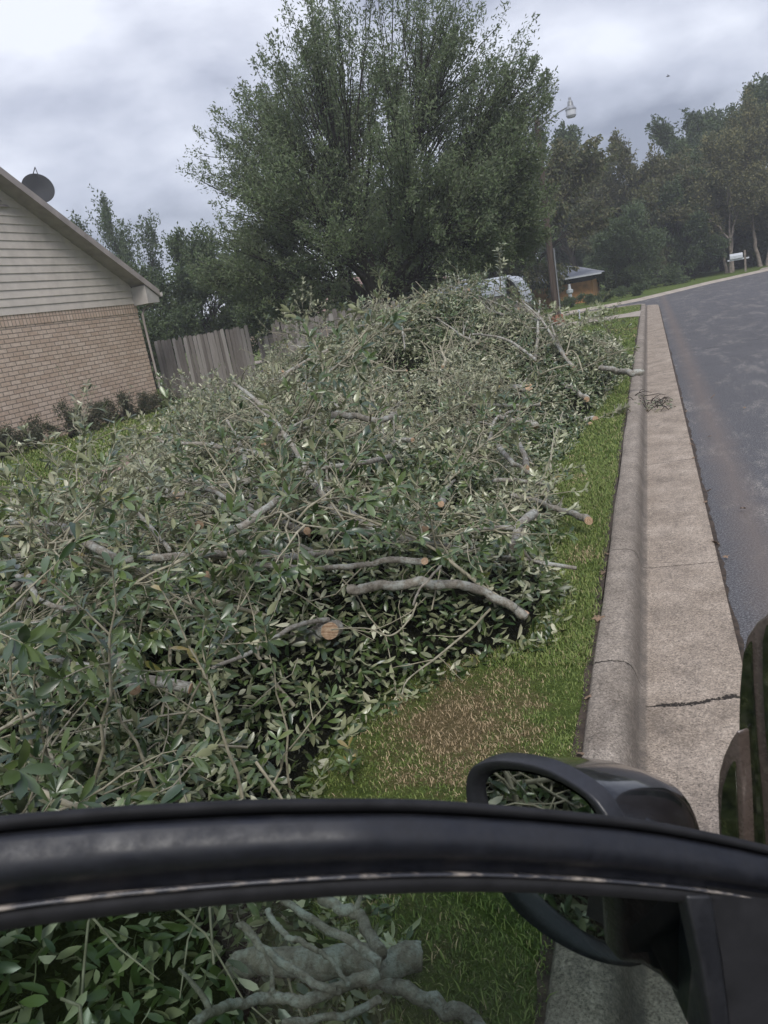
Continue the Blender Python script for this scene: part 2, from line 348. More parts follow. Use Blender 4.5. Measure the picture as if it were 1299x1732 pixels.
M['siding'] = simple('siding_paint', (.64, .575, .505), .7, .06, 2.5)
M['trim'] = simple('trim_paint', (.36, .315, .29), .7, .1, 3)
M['trim_light'] = simple('trim_light', (.48, .45, .42), .6, .06, 3)
n = N('shingle'); c = n.ramp(n.noise(3, 6, .7), (.3, (.10, .085, .075)), (.7, (.19, .165, .15))); n.bump(n.noise(30), .5, .02); M['shingle'] = n.fin(c, .95, .15)
n = N('red_shingle'); c = n.ramp(n.noise(1.2, 6, .7), (.3, (.19, .125, .105)), (.7, (.29, .20, .17))); M['redshingle'] = n.fin(c, .95, .15)
n = N('fence_wood'); sx, sy, sz = n.sepv(n.pos); oi = n.node('ShaderNodeAttribute', attribute_name='tint').outputs['Fac']
c = n.ramp(n.math('ADD', n.math('MULTIPLY', n.noise(6, 6, .7, stretch=(6, 6, .35)), .6), n.math('MULTIPLY', oi, .4)), (.25, (.12, .105, .096)), (.5, (.21, .19, .178)), (.78, (.34, .32, .305))); M['fence'] = n.fin(c, .9, .2)
n = N('pole_wood'); c = n.ramp(n.noise(5, 6, .7, stretch=(3, 3, .2)), (.3, (.04, .032, .027)), (.7, (.11, .085, .07))); M['pole'] = n.fin(c, .9, .2)
M['dishgrey'] = simple('dish_grey', (.03, .032, .036), .75, .05, 4)
M['steel'] = simple('galvanised', (.33, .34, .35), .45, .08, 6, metal=.6)
M['white'] = simple('white_paint', (.50, .53, .56), .55, .06, 5)
M['orange'] = simple('orange_brick', (.42, .22, .09), .9, .15, 3)
M['roofgrey'] = simple('grey_roof', (.22, .23, .25), .9, .1, 1.5)
M['darkglass'] = simple('dark_window', (.02, .022, .025), .15, .1, 2)
M['trailer'] = simple('trailer_side', (.22, .20, .19), .7, .1, 1.5)
M['lampglass'] = simple('lamp_lens', (.55, .57, .60), .3, .04, 5)
M['bird'] = simple('bird_feathers', (.03, .03, .03), .8, .1, 20)
M['deadleaf'] = simple('dead_leaf', (.20, .135, .085), .8, .25, 60)
# car
def carpaint(name, col, rough, coat=0.0, metal=0.0):
    n = N(name); sm = n.noise(35, 5, .7)
    n.fin(n.ramp(n.noise(180, 2), (.3, tuple(x*.8 for x in col)), (.7, tuple(x*1.25 for x in col))), n.ramp(sm, (.35, rough*.75), (.65, rough*1.35)), .5, metal)
    n.b.inputs['Coat Weight'].default_value = coat; n.b.inputs['Coat Roughness'].default_value = .04
    return n.m
M['frame_paint'] = carpaint('frame_paint', (.0075, .0085, .0125), .50, 0)
M['body_paint'] = carpaint('body_paint', (.10, .077, .065), .25, .9, .2)
M['mirror_black'] = carpaint('mirror_black', (.008, .0085, .010), .16, .8)
M['mirror_plastic'] = carpaint('mirror_plastic', (.014, .0145, .017), .38)
n = N('rubber'); M['rubber'] = n.fin(n.ramp(n.noise(40, 5), (.3, (.008, .008, .009)), (.7, (.018, .018, .02))), .8, .3)
n = N('worn_bead'); wr = n.ramp(n.noise(28, 5, .75, stretch=(1, 1, 3)), (.50, 0), (.62, 1))
M['bead'] = n.fin(n.mix(wr, (.05, .052, .062), (.33, .29, .25)), n.ramp(wr, (0, .3), (1, .8)), .5)
n = N('mirror_glass'); M['mirror'] = n.fin((.40, .44, .42), .015, .5, 1.0)
n = N('tinted_pane'); tr = n.node('ShaderNodeBsdfTransparent'); tr.inputs[0].default_value = (.40, .50, .455, 1)
gl = n.node('ShaderNodeBsdfGlossy'); gl.inputs['Roughness'].default_value = .01; gl.inputs[0].default_value = (.9, .95, .95, 1)
fr = n.node('ShaderNodeFresnel'); fr.inputs[0].default_value = 1.5; ms = n.node('ShaderNodeMixShader')
n.link(n.math('MULTIPLY', fr.outputs[0], 1.0, clamp=True), ms.inputs[0]); n.link(tr.outputs[0], ms.inputs[1]); n.link(gl.outputs[0], ms.inputs[2]); n.link(ms.outputs[0], n.out.inputs[0]); M['pane'] = n.m
n = N('privacy_glass'); M['privacy'] = n.fin(n.ramp(n.noise(34, 6, .75), (.40, (.006, .009, .005)), (.56, (.022, .028, .012)), (.75, (.06, .065, .028))), .05, .8)  # green mottle painted in as grass reflected by the glass
M['tyre'] = simple('tyre', (.02, .02, .02), .9, .1, 20)
M['alloy'] = simple('alloy', (.4, .4, .42), .3, .05, 5, metal=.9)

# ------------------------------------------------------------------ setting: ground, lawn, kerb, road
LZ = .13
m = MB(); m.add([(-500, -300, -.12), (500, -300, -.12), (500, 900, -.12), (-500, 900, -.12)], [(0, 1, 2, 3)])
tag(m.build('ground', M['lawn'], recalc=False), kind='structure')
far_edge = [(-60, 41.0), (-20, 41.2), (-6, 41.4), (-3.7, 41.6), (-1.9, 42.3), (-.5, 43.4), (.9, 45.9), (3.28, 50.4), (7.08, 56), (14, 66), (30, 88), (60, 130)]
m = MB(); V = [(-60, -20, 0), (60, -20, 0)] + [(x, y, 0) for x, y in reversed(far_edge)]
m.add(V, [tuple(range(len(V)))]); tag(m.build('road', M['asphalt'], recalc=False), kind='structure')
# near lawn with rounded corner into the cross street
CY = 37.6
lawn = [(-60, -20), (-.425, -20)] + [(-.425, y) for y in (0, 10, 20, 30)] + [(-.425, CY-1.0), (-.55, CY-.5), (-.8, CY-.2), (-1.3, CY), (-60, CY)]
m = MB(); V = [(x, y, LZ) for x, y in lawn]; V2 = [(x, y, -.1) for x, y in lawn]; k = len(V)
m.add(V+V2, [tuple(range(k))] + [(i, i+k, (i+1) % k+k, (i+1) % k) for i in range(k)])
tag(m.build('lawn', M['lawn']), kind='structure')
# far lawn
m = MB(); top = [(x-.25, y+.45) for x, y in far_edge]; V = [(x, y, .12) for x, y in top]+[(60, 400, .12), (-200, 400, .12), (-200, 41.6, .12)]
V2 = [(x, y, -.1) for x, y, z in V]; k = len(V)
m.add(V+V2, [tuple(range(k))] + [(i, i+k, (i+1) % k+k, (i+1) % k) for i in range(k)]); tag(m.build('far_lawn', M['lawn']), kind='structure')
# kerb and gutter profile swept along the street (X offset, z)
prof = [(-.405, .02), (-.405, .135), (-.394, .152), (-.36, .160), (-.32, .162), (-.285, .160), (-.255, .153), (-.232, .138), (-.215, .112), (-.203, .075), (-.194, .040), (-.182, .014), (-.150, .006), (-.05, .011), (.10, .018), (.285, .027), (.30, .024), (.305, -.02)]
def kerb_sweep(name, path, side=1, prof=prof, mat=M['kerb']):
    m = MB(); rings = []
    P = np.array(path, float); T = np.gradient(P, axis=0); T = norm(T); Nn = np.stack([T[:, 1], -T[:, 0]], 1)*side
    jit = np.zeros(len(P))
    for i in range(len(P)):
        j1 = (smoothnoise([P[i, 1]], [0], 1.1, 5)[0]-.5)*.014
        rings.append([(P[i, 0]+Nn[i, 0]*(a+j1*(a < -.3)), P[i, 1]+Nn[i, 1]*(a+j1*(a < -.3)), z+(smoothnoise([P[i, 1]], [a*3], 2, 7)[0]-.5)*.006) for a, z in prof])
    m.loft(rings, closed=False, caps=False); return m.build(name, mat, smooth=True)
path = [(0, y) for y in np.arange(-10, CY-1.9, .25)]
for a in np.linspace(0, 90, 12)[1:]:
    a = math.radians(a); path.append((-1.45+1.45*math.cos(a), CY-1.0+1.35*math.sin(a)-.9*(1-1)))
path += [(x, CY+.35) for x in np.arange(-2.5, -40, -2)]
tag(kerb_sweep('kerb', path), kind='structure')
fp = [(x, y) for x, y in far_edge]; fp2 = []
for i in range(len(fp)-1):
    for t in np.linspace(0, 1, 8, endpoint=False): fp2.append((fp[i][0]*(1-t)+fp[i+1][0]*t, fp[i][1]*(1-t)+fp[i+1][1]*t))
tag(kerb_sweep('far_kerb', fp2, 1, [(-.28, -.02), (-.28, .125), (-.16, .13), (-.06, .06), (0, .012), (.12, .008), (.13, -.02)], M['pave']), kind='structure')
# dirt line beside the kerb and along the gutter edge
m = MB(); ys = np.arange(-6, CY-2, .06); L = -.405+0*ys; W_ = -.415-.03*smoothnoise(ys, ys*0, 2.2, 3)-.012*smoothnoise(ys, ys*0, 12, 4)
V = [(a, y, LZ+.004) for a, y in zip(L, ys)]+[(a, y, LZ+.005) for a, y in zip(W_, ys)]; k = len(ys)
m.add(V, [(i, i+1, i+1+k, i+k) for i in range(k-1)]); tag(m.build('dirt_strip', M['dirt'], recalc=False), kind='structure')
m = MB(); W_ = .308+.022*smoothnoise(ys, ys*0, 3.1, 13)+.022*smoothnoise(ys, ys*0, 14, 14)
V = [(.30, y, .009) for y in ys]+[(a, y, .005) for a, y in zip(W_, ys)]
m.add(V, [(i, i+1, i+1+k, i+k) for i in range(k-1)]); tag(m.build('gutter_crevice', M['dirt'], recalc=False), kind='structure')
# pavement crossing the lawn by the corner, with a flared ramp at the kerb
m = MB(); poly = [(-60, 30.2), (-6, 30.2), (-.9, 29.9), (-.36, 29.2), (-.36, 32.6), (-.9, 32.0), (-6, 31.7), (-60, 31.7)]
m.prism([(x, y, LZ+.006) for x, y in poly], (0, 0, .01)); tag(m.build('pavement', M['pave']), kind='structure')
# a narrow concrete edging in the side yard between heap and house
m = MB(); m.prism([tuple(atz(a, b, LZ+.003)) for a, b in ((150, 812), (172, 818), (236, 778), (215, 768))], (0, 0, .05)); tag(m.build('path', simple('red_paver', (.24, .17, .13), .9)), kind='structure')
# pale drive strip on the far side of the street
m = MB(); m.prism([(6.6, 56.0, .125), (16, 69.5, .125), (17.5, 73, .125), (7.0, 58.2, .125)], (0, 0, .02)); tag(m.build('far_pavement', M['pave']), kind='structure')

# ------------------------------------------------------------------ heap surface
POLY = np.array([(-.98, -1.2), (-.92, .2), (-.9, 1.0), (-.86, 1.75), (-1.12, 2.05), (-1.5, 2.45), (-1.52, 2.85), (-1.36, 3.2), (-1.0, 3.65), (-.66, 3.8), (-.62, 4.5), (-.82, 5.1), (-.85, 6.1), (-1.12, 7.6), (-1.0, 8.6), (-.92, 10.0), (-.7, 12.6), (-.5, 14.5), (-.45, 16.8), (-.9, 18.4), (-3.5, 18.4), (-6.8, 16.2), (-8.2, 13.8), (-8.1, 10.8), (-7.0, 8), (-5.9, 5.6), (-5.1, 3.6), (-4.6, 1.5), (-4.2, -1.2)])
CTL = np.array([(-1.2, -.8, .5), (-1.2, .5, .55), (-1.0, 1.6, .25), (-1.6, 1.4, .72), (-2.3, 1.4, .82), (-3.2, 2, .85), (-3.4, 0, .8), (-1.6, 2.4, .55), (-2.2, 2.8, .88), (-3, 3.5, 1.02), (-3.8, 4.7, 1.1), (-5, 4.5, .9), (-2, 4, .92), (-1.3, 4.2, .55), (-2.5, 5.5, 1.0), (-1.4, 5.6, .62), (-3.5, 6.5, 1.12), (-1.7, 7.5, .62), (-3, 8.5, 1.12), (-5.2, 8.5, 1.3), (-6.3, 8, .9), (-2, 10, .95), (-3.5, 11, 1.45), (-4.9, 9.9, 1.38), (-5.2, 12, 1.55), (-4.6, 13.5, 1.98), (-3.5, 13.5, 2.12), (-2.4, 13.2, 1.72), (-1.6, 13, 1.2), (-1.05, 13, .85), (-.8, 13.5, .6), (-6.5, 12, 1.1), (-4, 16, 1.5), (-1.5, 16.5, .7), (-2.6, 15.5, 1.2)])
def polydist(x, y):
    x = np.asarray(x, float); y = np.asarray(y, float); d = np.full(x.shape, 1e9); ins = np.zeros(x.shape, bool)
    n = len(POLY)
    for i in range(n):
        a, b = POLY[i], POLY[(i+1) % n]; e = b-a
        t = np.clip(((x-a[0])*e[0]+(y-a[1])*e[1])/(e@e), 0, 1)
        d = np.minimum(d, np.hypot(x-a[0]-t*e[0], y-a[1]-t*e[1]))
        c = ((a[1] > y) != (b[1] > y)) & (x < (b[0]-a[0])*(y-a[1])/((b[1]-a[1]) if b[1] != a[1] else 1e-9)+a[0])
        ins ^= c
    return np.where(ins, d, -d)
CTL[:, 2] -= np.where(CTL[:, 1] > 9, .2, 0)+np.where((CTL[:, 1] < 6) & (CTL[:, 0] < -3.6), .2, 0)+np.where((CTL[:, 1] > 6) & (CTL[:, 1] < 9), .12, 0)
CTL[:, 2] -= np.where(CTL[:, 0] < -2.9, .17, .07)*(CTL[:, 2] > .7)+np.where((CTL[:, 0] < -4.5) & (CTL[:, 1] > 7.5), .12, 0)
CTL[:, 2] -= np.where((CTL[:, 0] > -4.7) & (CTL[:, 1] > 12.4), .12, 0)
CTL[:, 2] += np.where((CTL[:, 0] < -4.5) & (CTL[:, 1] > 7.5) & (CTL[:, 1] < 13), .22, 0)
CTL[:, 2] += np.where((CTL[:, 0] < -3.3) & (CTL[:, 1] > 9), .22, 0)+np.where((CTL[:, 0] > -2.6) & (CTL[:, 1] > 12.5), .03, 0)
CTL[:, 2] += np.where((CTL[:, 1] > 12.2) & (CTL[:, 0] > -5.5) & (CTL[:, 0] < -.7), .24, 0)-np.where((CTL[:, 1] > 6) & (CTL[:, 1] < 10.5) & (CTL[:, 0] < -2.8), .26, 0)-np.where((CTL[:, 1] > 10.5) & (CTL[:, 1] < 12.2) & (CTL[:, 0] < -3), .18, 0)
_D = np.hypot(CTL[:, None, 0]-CTL[None, :, 0], CTL[:, None, 1]-CTL[None, :, 1])
_wt = np.linalg.solve(np.sqrt(_D**2+.3)+np.eye(len(CTL))*-.0, CTL[:, 2])
def heap(x, y):
    x = np.asarray(x, float); y = np.asarray(y, float)
    D = np.sqrt((x[..., None]-CTL[:, 0])**2+(y[..., None]-CTL[:, 1])**2+.3)
    h = D@_wt; d = polydist(x, y); f = np.clip(d/.42, 0, 1); f = np.sqrt(np.clip(1-(1-f)**2, 0, 1))
    h = np.clip(h, .15, 2.3)*f + (smoothnoise(x, y, 1.2, 21)-.5)*.46*f+(smoothnoise(x, y, 2.9, 22)-.5)*.30*f
    return np.where(d > 0, LZ+np.maximum(h-LZ, 0.02), LZ)
def on_heap(px, py, off=0.0):
    r = ray(px, py); t = np.arange(1.2, 22, .03); P = O_+r[None]*t[:, None]
    hz_ = heap(P[:, 0], P[:, 1])+off; k = np.nonzero(P[:, 2] < hz_)[0]
    return P[k[0]] if len(k) else O_+r*12.5
# ------------------------------------------------------------------ leafy branches
def curve_path(r, p0, d, L, n, wob=.18, droop=0.0):
    P = [np.array(p0, float)]; d = norm(np.array(d, float))
    for i in range(n):
        d = norm(d+r.normal(0, wob, 3)*np.array([1, 1, .7])+np.array([0, 0, -droop])); P.append(P[-1]+d*L/n)
    return np.array(P), d
def gen_branch(seed, L=1.4, r0=.012, nsub=9, leaf=.075, dens=1.15, flat=.45, big=False, nw=1):
    r = np.random.default_rng(seed); wood = MB(); LP, LD, LN, LL = [], [], [], []
    def twig(p, d, Lt, rad):
        P, de = curve_path(r, p, d, Lt, 4, .16, .02); wood.tube(P, np.linspace(rad, rad*.45, 5), 4, caps=False)
        seg = norm(np.gradient(P, axis=0)); k = max(3, int(Lt/.026*dens)); side = norm(np.cross(de, [0, 0, 1])+r.normal(0, .2, 3))
        for j in range(k):
            t = r.uniform(.15, 1)*4; i = min(int(t), 3); q = P[i]*(1-(t-i))+P[i+1]*(t-i)
            s = 1 if j % 2 else -1
            dd = seg[i]*.75+side*s*r.uniform(.4, 1.0)+r.normal(0, .28, 3)
            LP.append(q); LD.append(dd); LN.append(np.array([0, 0, 1.0])+r.normal(0, .5, 3)); LL.append(leaf*r.uniform(.6, 1.15))
        for j in range(5):
            a = j*1.256+r.uniform(0, 1); u = norm(np.cross(de, [.3, .2, 1])); v_ = np.cross(de, u)
            dd = de*r.uniform(.5, .9)+(u*math.cos(a)+v_*math.sin(a))*.75
            LP.append(P[-1]); LD.append(dd); LN.append(de+np.array([0, 0, .8])+r.normal(0, .25, 3)); LL.append(leaf*r.uniform(.75, 1.2))
    P, de = curve_path(r, (0, 0, 0), (1, 0, .12), L, 9, .13, .01)
    wood.tube(P, np.linspace(r0, r0*.3, 10), 6)
    tg = norm(np.gradient(P, axis=0)); twig(P[-1], de, .16, r0*.3)
    for j in range(nsub):
        t = (.22+.74*(j+r.random()*.6)/nsub)*9; i = min(int(t), 8); q = P[i]*(1-(t-i))+P[i+1]*(t-i); s = 1 if j % 2 else -1
        sd = norm(np.cross([0, 0, 1], tg[i])); Ls = L*r.uniform(.25, .42)*(1.15-.6*t/9)
        d = tg[i]*r.uniform(.6, 1.1)+sd*s*r.uniform(.5, 1)+np.array([0, 0, r.normal(.12, flat)])
        Q, dq = curve_path(r, q, d, Ls, 5, .2); wood.tube(Q, np.linspace(r0*.5, r0*.22, 6), 5, caps=False)
        twig(Q[-1], dq, Ls*.35+.06, r0*.22)
        qg = norm(np.gradient(Q, axis=0))
        for kk in range(r.integers(2, 5)):
            i2 = r.integers(1, 5); s2 = 1 if kk % 2 else -1; sd2 = norm(np.cross([0, 0, 1], qg[i2])+r.normal(0, .3, 3))
            twig(Q[i2], qg[i2]*.8+sd2*s2*r.uniform(.5, 1)+np.array([0, 0, r.normal(.05, flat*.7)]), r.uniform(.09, .24), r0*.2)
    LP, LD, LN, LL = map(np.array, (LP, LD, LN, LL))
    V, T, k = leaves(LP, LD, LN, LL, LL*r.uniform(.24, .36, len(LL)), r=r)
    tint = np.repeat(r.random(len(LL)), k)
    return wood, V, T, tint
VAR = []
for i in range(9):
    wd, V, T, ti = gen_branch(100+i, L=[1.3, 1.6, 1.1, 1.5, 1.2, 1.7, .9, 1.0, 1.4][i], nsub=[9, 11, 8, 10, 8, 11, 7, 7, 10][i])
    wm_ = wd.mesh('branch', M['twig'], True)
    lv = [trimesh('foliage', V, T, M[k], ti, link=False) for k in ('leaf_fresh', 'leaf_wilted')]
    VAR.append((wm_, lv))
for i in range(4):    # bare, mostly stripped twigs
    wd, V, T, ti = gen_branch(300+i, L=1.3, r0=.010, nsub=8, dens=.15)
    VAR.append((wd.mesh('branch', M['twig'], True), [trimesh('foliage', V[:len(V)//22*11], T[:len(V)//22*12], M[k], ti[:len(V)//22*11], link=False) for k in ('leaf_fresh', 'leaf_wilted')]))
def put_branch(var, loc, yaw, pitch, roll, scale, wilt, label, group):
    o = bpy.data.objects.new('leafy_branch', VAR[var][0]); sc.collection.objects.link(o)
    R = Matrix.Rotation(yaw, 4, 'Z') @ Matrix.Rotation(-pitch, 4, 'Y') @ Matrix.Rotation(roll, 4, 'X')
    o.matrix_world = Matrix.Translation(Vector(loc)) @ R @ Matrix.Scale(scale, 4)
    tag(o, label, 'branch', group)
    f = bpy.data.objects.new('foliage', VAR[var][1][wilt]); sc.collection.objects.link(f); f.parent = o
    return o
def zone(x, y, wilt, u=None):
    c = 'with wilted grey leaves' if wilt else 'with dark green leaves'
    if y < 1.3: w_, g = 'below the door window at the nearest heap end', 'near'
    elif y < 4.3:
        w_ = 'at near left below the hooked brown branch' if x < -2.7 else ('between near shoots and the splintered limb' if x < -1.7 else 'at the edge beside the dry grass patch'); g = 'near'
    elif y < 9.5:
        w_ = 'on the house side of the heap middle' if x < -4.0 else ('in mid heap behind the orange torn tip' if x < -2.2 else 'at the lawn edge by the logs'); g = 'middle'
    elif x < -4.6: w_, g = 'on the tall mound shoulder before the fence', 'far'
    elif x < -2.0 and y > 12: w_, g = 'on the tall mound crest under large tree', 'far'
    elif x < -2.0: w_, g = 'on the tall mound slope below its crest', 'far'
    else: w_, g = 'at the tall mound foot next to kerb', 'far'
    gl = {'near': 'near part', 'middle': 'middle', 'far': 'tall far mound'}[g]
    return '%scut branch %s %s' % ('', c, w_), 'leafy branches on the %s of the heap' % gl
LAB = [('leafy cut branch in the near left of the heap with fresh dark leaves', 'leafy branches in the near part of the heap'),
       ('leafy cut branch in the middle of the heap with dull greyish leaves', 'leafy branches in the middle of the heap'),
       ('leafy cut branch on the tall far mound of the heap', 'leafy branches on the tall far mound')]
r = np.random.default_rng(5)
def scatter(n, ylo, yhi, li, xlim=None, wiltp=.5, sc_=(.75, 1.15), mind=.2, edge=.05):
    pts = []; tries = 0
    while len(pts) < n and tries < n*60:
        tries += 1
        y = r.uniform(ylo, yhi); x = r.uniform(-8.1, -.5)
        if polydist(x, y) < edge or (y < 2.4 and x > -1.62 and y > .6) : continue
        if y < 1.0 and x > -1.3: continue
        if xlim and x < xlim(y): continue
        if any((a-x)**2+(b-y)**2 < mind**2 for a, b in pts): continue
        pts.append((x, y))
    for x, y in pts:
        z = float(heap(x, y)); e = .25
        yaw = r.uniform(0, 2*math.pi); c_, s2_ = math.cos(yaw), math.sin(yaw)
        # keep the tip over the heap where the base is near the edge
        if polydist(x+c_*.9, y+s2_*.9) < -.12: yaw += math.pi; c_, s2_ = -c_, -s2_
        if polydist(x+c_*1.25, y+s2_*1.25) < -.12 and x > -2.4:
            yaw = math.pi*.75+r.normal(0, .3); c_, s2_ = math.cos(yaw), math.sin(yaw)
        z2 = float(heap(x+c_*.7, y+s2_*.7)); sl = math.atan2(z2-z, .7)
        pit = np.clip(sl, -.7, .6)+r.normal(.03, .16)
        wi = int(r.random() < (.15 if y < 4.3 else ((.25 if x > -4.6 else .6) if y > 11 else (.85 if x < -1.9 else .38)))+(float(smoothnoise(x, y, .9, 40))-.5)*(1.1 if y > 4.3 else 0)-(.07 if y < 3.4 else 0))
        v = int(r.integers(0, 9)) if r.random() > .10 else int(r.integers(9, 13))
        put_branch(v, (x, y, z-r.uniform(.0, .10)), yaw, pit, r.uniform(-.5, .5)+(math.pi if r.random() < .3 else 0), r.uniform(*sc_), wi, *zone(x, y, wi, x_ := r.uniform(0, 1)))
scatter(95, -1.0, 4.3, 0, lambda y: -4.3, .25, (.7, 1.05), .24)
scatter(95, 4.3, 9.5, 1, lambda y: -7.2, .75, (.75, 1.1), .3)
scatter(90, 9.5, 17, 2, None, .7, (.75, 1.1), .35)

# ------------------------------------------------------------------ the packed mass of loose leaves, over a dark sheet coloured as gap shade
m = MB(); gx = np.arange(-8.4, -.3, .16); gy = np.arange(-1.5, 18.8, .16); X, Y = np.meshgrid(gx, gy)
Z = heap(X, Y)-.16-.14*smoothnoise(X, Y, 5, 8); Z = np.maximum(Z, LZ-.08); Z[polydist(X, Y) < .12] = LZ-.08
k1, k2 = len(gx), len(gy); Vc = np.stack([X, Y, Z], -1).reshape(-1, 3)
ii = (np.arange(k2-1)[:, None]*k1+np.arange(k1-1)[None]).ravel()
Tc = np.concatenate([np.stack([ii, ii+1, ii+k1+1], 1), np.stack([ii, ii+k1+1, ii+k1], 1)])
o = trimesh('heap_shade_core', Vc, Tc, M['core'], None); tag(o, 'dark inner sheet standing in for the deep shade inside the heap', 'brush heap', kind='stuff')
NL = 220000
x = r.uniform(-8.2, -.35, NL*2); y = 18.4-(r.random(NL*2)**.85)*19.4; d = polydist(x, y); ok = d > -.03
x, y, d = x[ok][:NL], y[ok][:NL], d[ok][:NL]; k = len(x)
z = heap(x, y)-r.random(k)**1.3*.24+.01; z = np.maximum(z, LZ+.01)
D = r.normal(0, 1, (k, 3)); D[:, 2] = D[:, 2]*.55; Nn = r.normal(0, .6, (k, 3)); Nn[:, 2] += np.where(r.random(k) < .68, 1, -1)
ll = .074*r.uniform(.6, 1.2, k)
V, T, kk = leaves(np.stack([x, y, z], 1), D, Nn, ll, ll*.33, r=r)
far = y > 4.5
def sub(mask, name, mat, label):
    idx = np.nonzero(mask)[0]
    Vn = V.reshape(-1, 11, 3)[idx].reshape(-1, 3); Tn = (LEAF_T[None]+np.arange(len(idx))[:, None, None]*11).reshape(-1, 3)
    o = trimesh(name, Vn, Tn, M[mat], np.repeat(r.random(len(idx)), 11)); tag(o, label, 'leaves', kind='stuff')
wl = r.random(k) < np.where(far, np.where(y > 11, .3, np.where(x < -1.9, .85, .38)), .14)+(smoothnoise(x, y, .9, 40)-.5)*.8*far
sub(~wl, 'heaped_leaves', 'leaf_fresh', 'dark green oval leaves heaped beneath the cut branches')
sub(wl, 'wilted_leaves', 'leaf_wilted', 'dull grey-green wilted leaves heaped among the cut branches')
# bare twigs criss-crossing all over the heap
m = MB(); cnt = 0
while cnt < 1150:
    x = r.uniform(-7, -.6); y = 17.5-r.random()**.8*17.8
    if polydist(x, y) < .1: continue
    a = r.uniform(0, 2*math.pi); L = r.uniform(.25, .95); n_ = 5; P = []
    c0 = r.normal(0, .5)
    for i in range(n_+1):
        t = i/n_*L; aa = a+c0*t; P.append((x+math.cos(aa)*t, y+math.sin(aa)*t))
    P = np.array(P)
    if polydist(P[-1, 0], P[-1, 1]) < -.02: continue
    hz2 = heap(P[:, 0], P[:, 1])+r.uniform(-.03, .13)+np.sin(np.linspace(0, 3.1, 6))*r.uniform(0, .06)
    P = np.column_stack([P, hz2]); P[1:-1] += r.normal(0, .012, (n_-1, 3))
    m.tube(P, np.linspace(r.uniform(.003, .008), .002, 6), 4, caps=False); cnt += 1
o = m.build('loose_twigs', M['twig'], smooth=True, recalc=False); tag(o, 'thin bare twigs criss-crossing over the heap', 'twigs', kind='stuff')

BV = []
for i in range(7):
    q = np.random.default_rng(900+i); mm = MB(); L = q.uniform(.7, 1.5); r0 = q.uniform(.012, .030)
    P, de = curve_path(q, (0, 0, 0), (1, 0, 0), L, 9, .10); mm.tube(P, np.linspace(r0, r0*.45, 10)*(1+q.normal(0, .05, 10)), 8, rough=.05)
    for j in range(q.integers(2, 5)):
        k_ = q.integers(2, 8); Q, _ = curve_path(q, P[k_], (q.uniform(.3, 1), q.choice([-1, 1])*q.uniform(.4, 1), q.uniform(-.1, .4)), q.uniform(.15, .5), 5, .15); mm.tube(Q, np.linspace(r0*.45, r0*.2, 6), 5)
    me = mm.mesh('bare_branch', M['bark'] if i % 3 else M['twig'], True); d = norm(P[0]-P[1]); a = norm(np.cross(d, [0, 0, 1])); b = np.cross(d, a)
    cc = MB(); cc.loft([[P[0]+(a*math.cos(t)+b*math.sin(t))*r0*s_+d*o_ for t in np.linspace(0, 2*np.pi, 10, endpoint=False)] for s_, o_ in ((.98, .001), (.97, .004), (.4, .006))]); BV.append((me, cc.mesh('cut_face', M['cut'])))
r = np.random.default_rng(71); cnt = 0
while cnt < 135:
    x = r.uniform(-6.8, -.7); y = 16.5-r.random()**.8*16
    if polydist(x, y) < .15: continue
    yaw = math.radians(135)+r.normal(0, .65)+(math.pi if r.random() < .15 else 0); x2, y2 = x+math.cos(yaw)*.8, y+math.sin(yaw)*.8
    if polydist(x2, y2) < .05: continue
    z1_, z2_ = float(heap(x, y)), float(heap(x2, y2)); i = int(r.integers(0, 7))
    o = bpy.data.objects.new('bare_branch', BV[i][0]); sc.collection.objects.link(o)
    o.matrix_world = Matrix.Translation((x, y, z1_+r.uniform(.04, .13))) @ Matrix.Rotation(yaw, 4, 'Z') @ Matrix.Rotation(-math.atan2(z2_-z1_, .8)-r.normal(0, .06), 4, 'Y') @ Matrix.Rotation(r.uniform(0, 6.28), 4, 'X')
    lb, gp = zone(x, y, 0); tag(o, lb.replace('cut branch with dark green leaves', 'bare grey stick'), 'branch', gp.replace('leafy branches', 'bare sticks'))
    f = bpy.data.objects.new('cut_face', BV[i][1]); sc.collection.objects.link(f); f.parent = o; cnt += 1

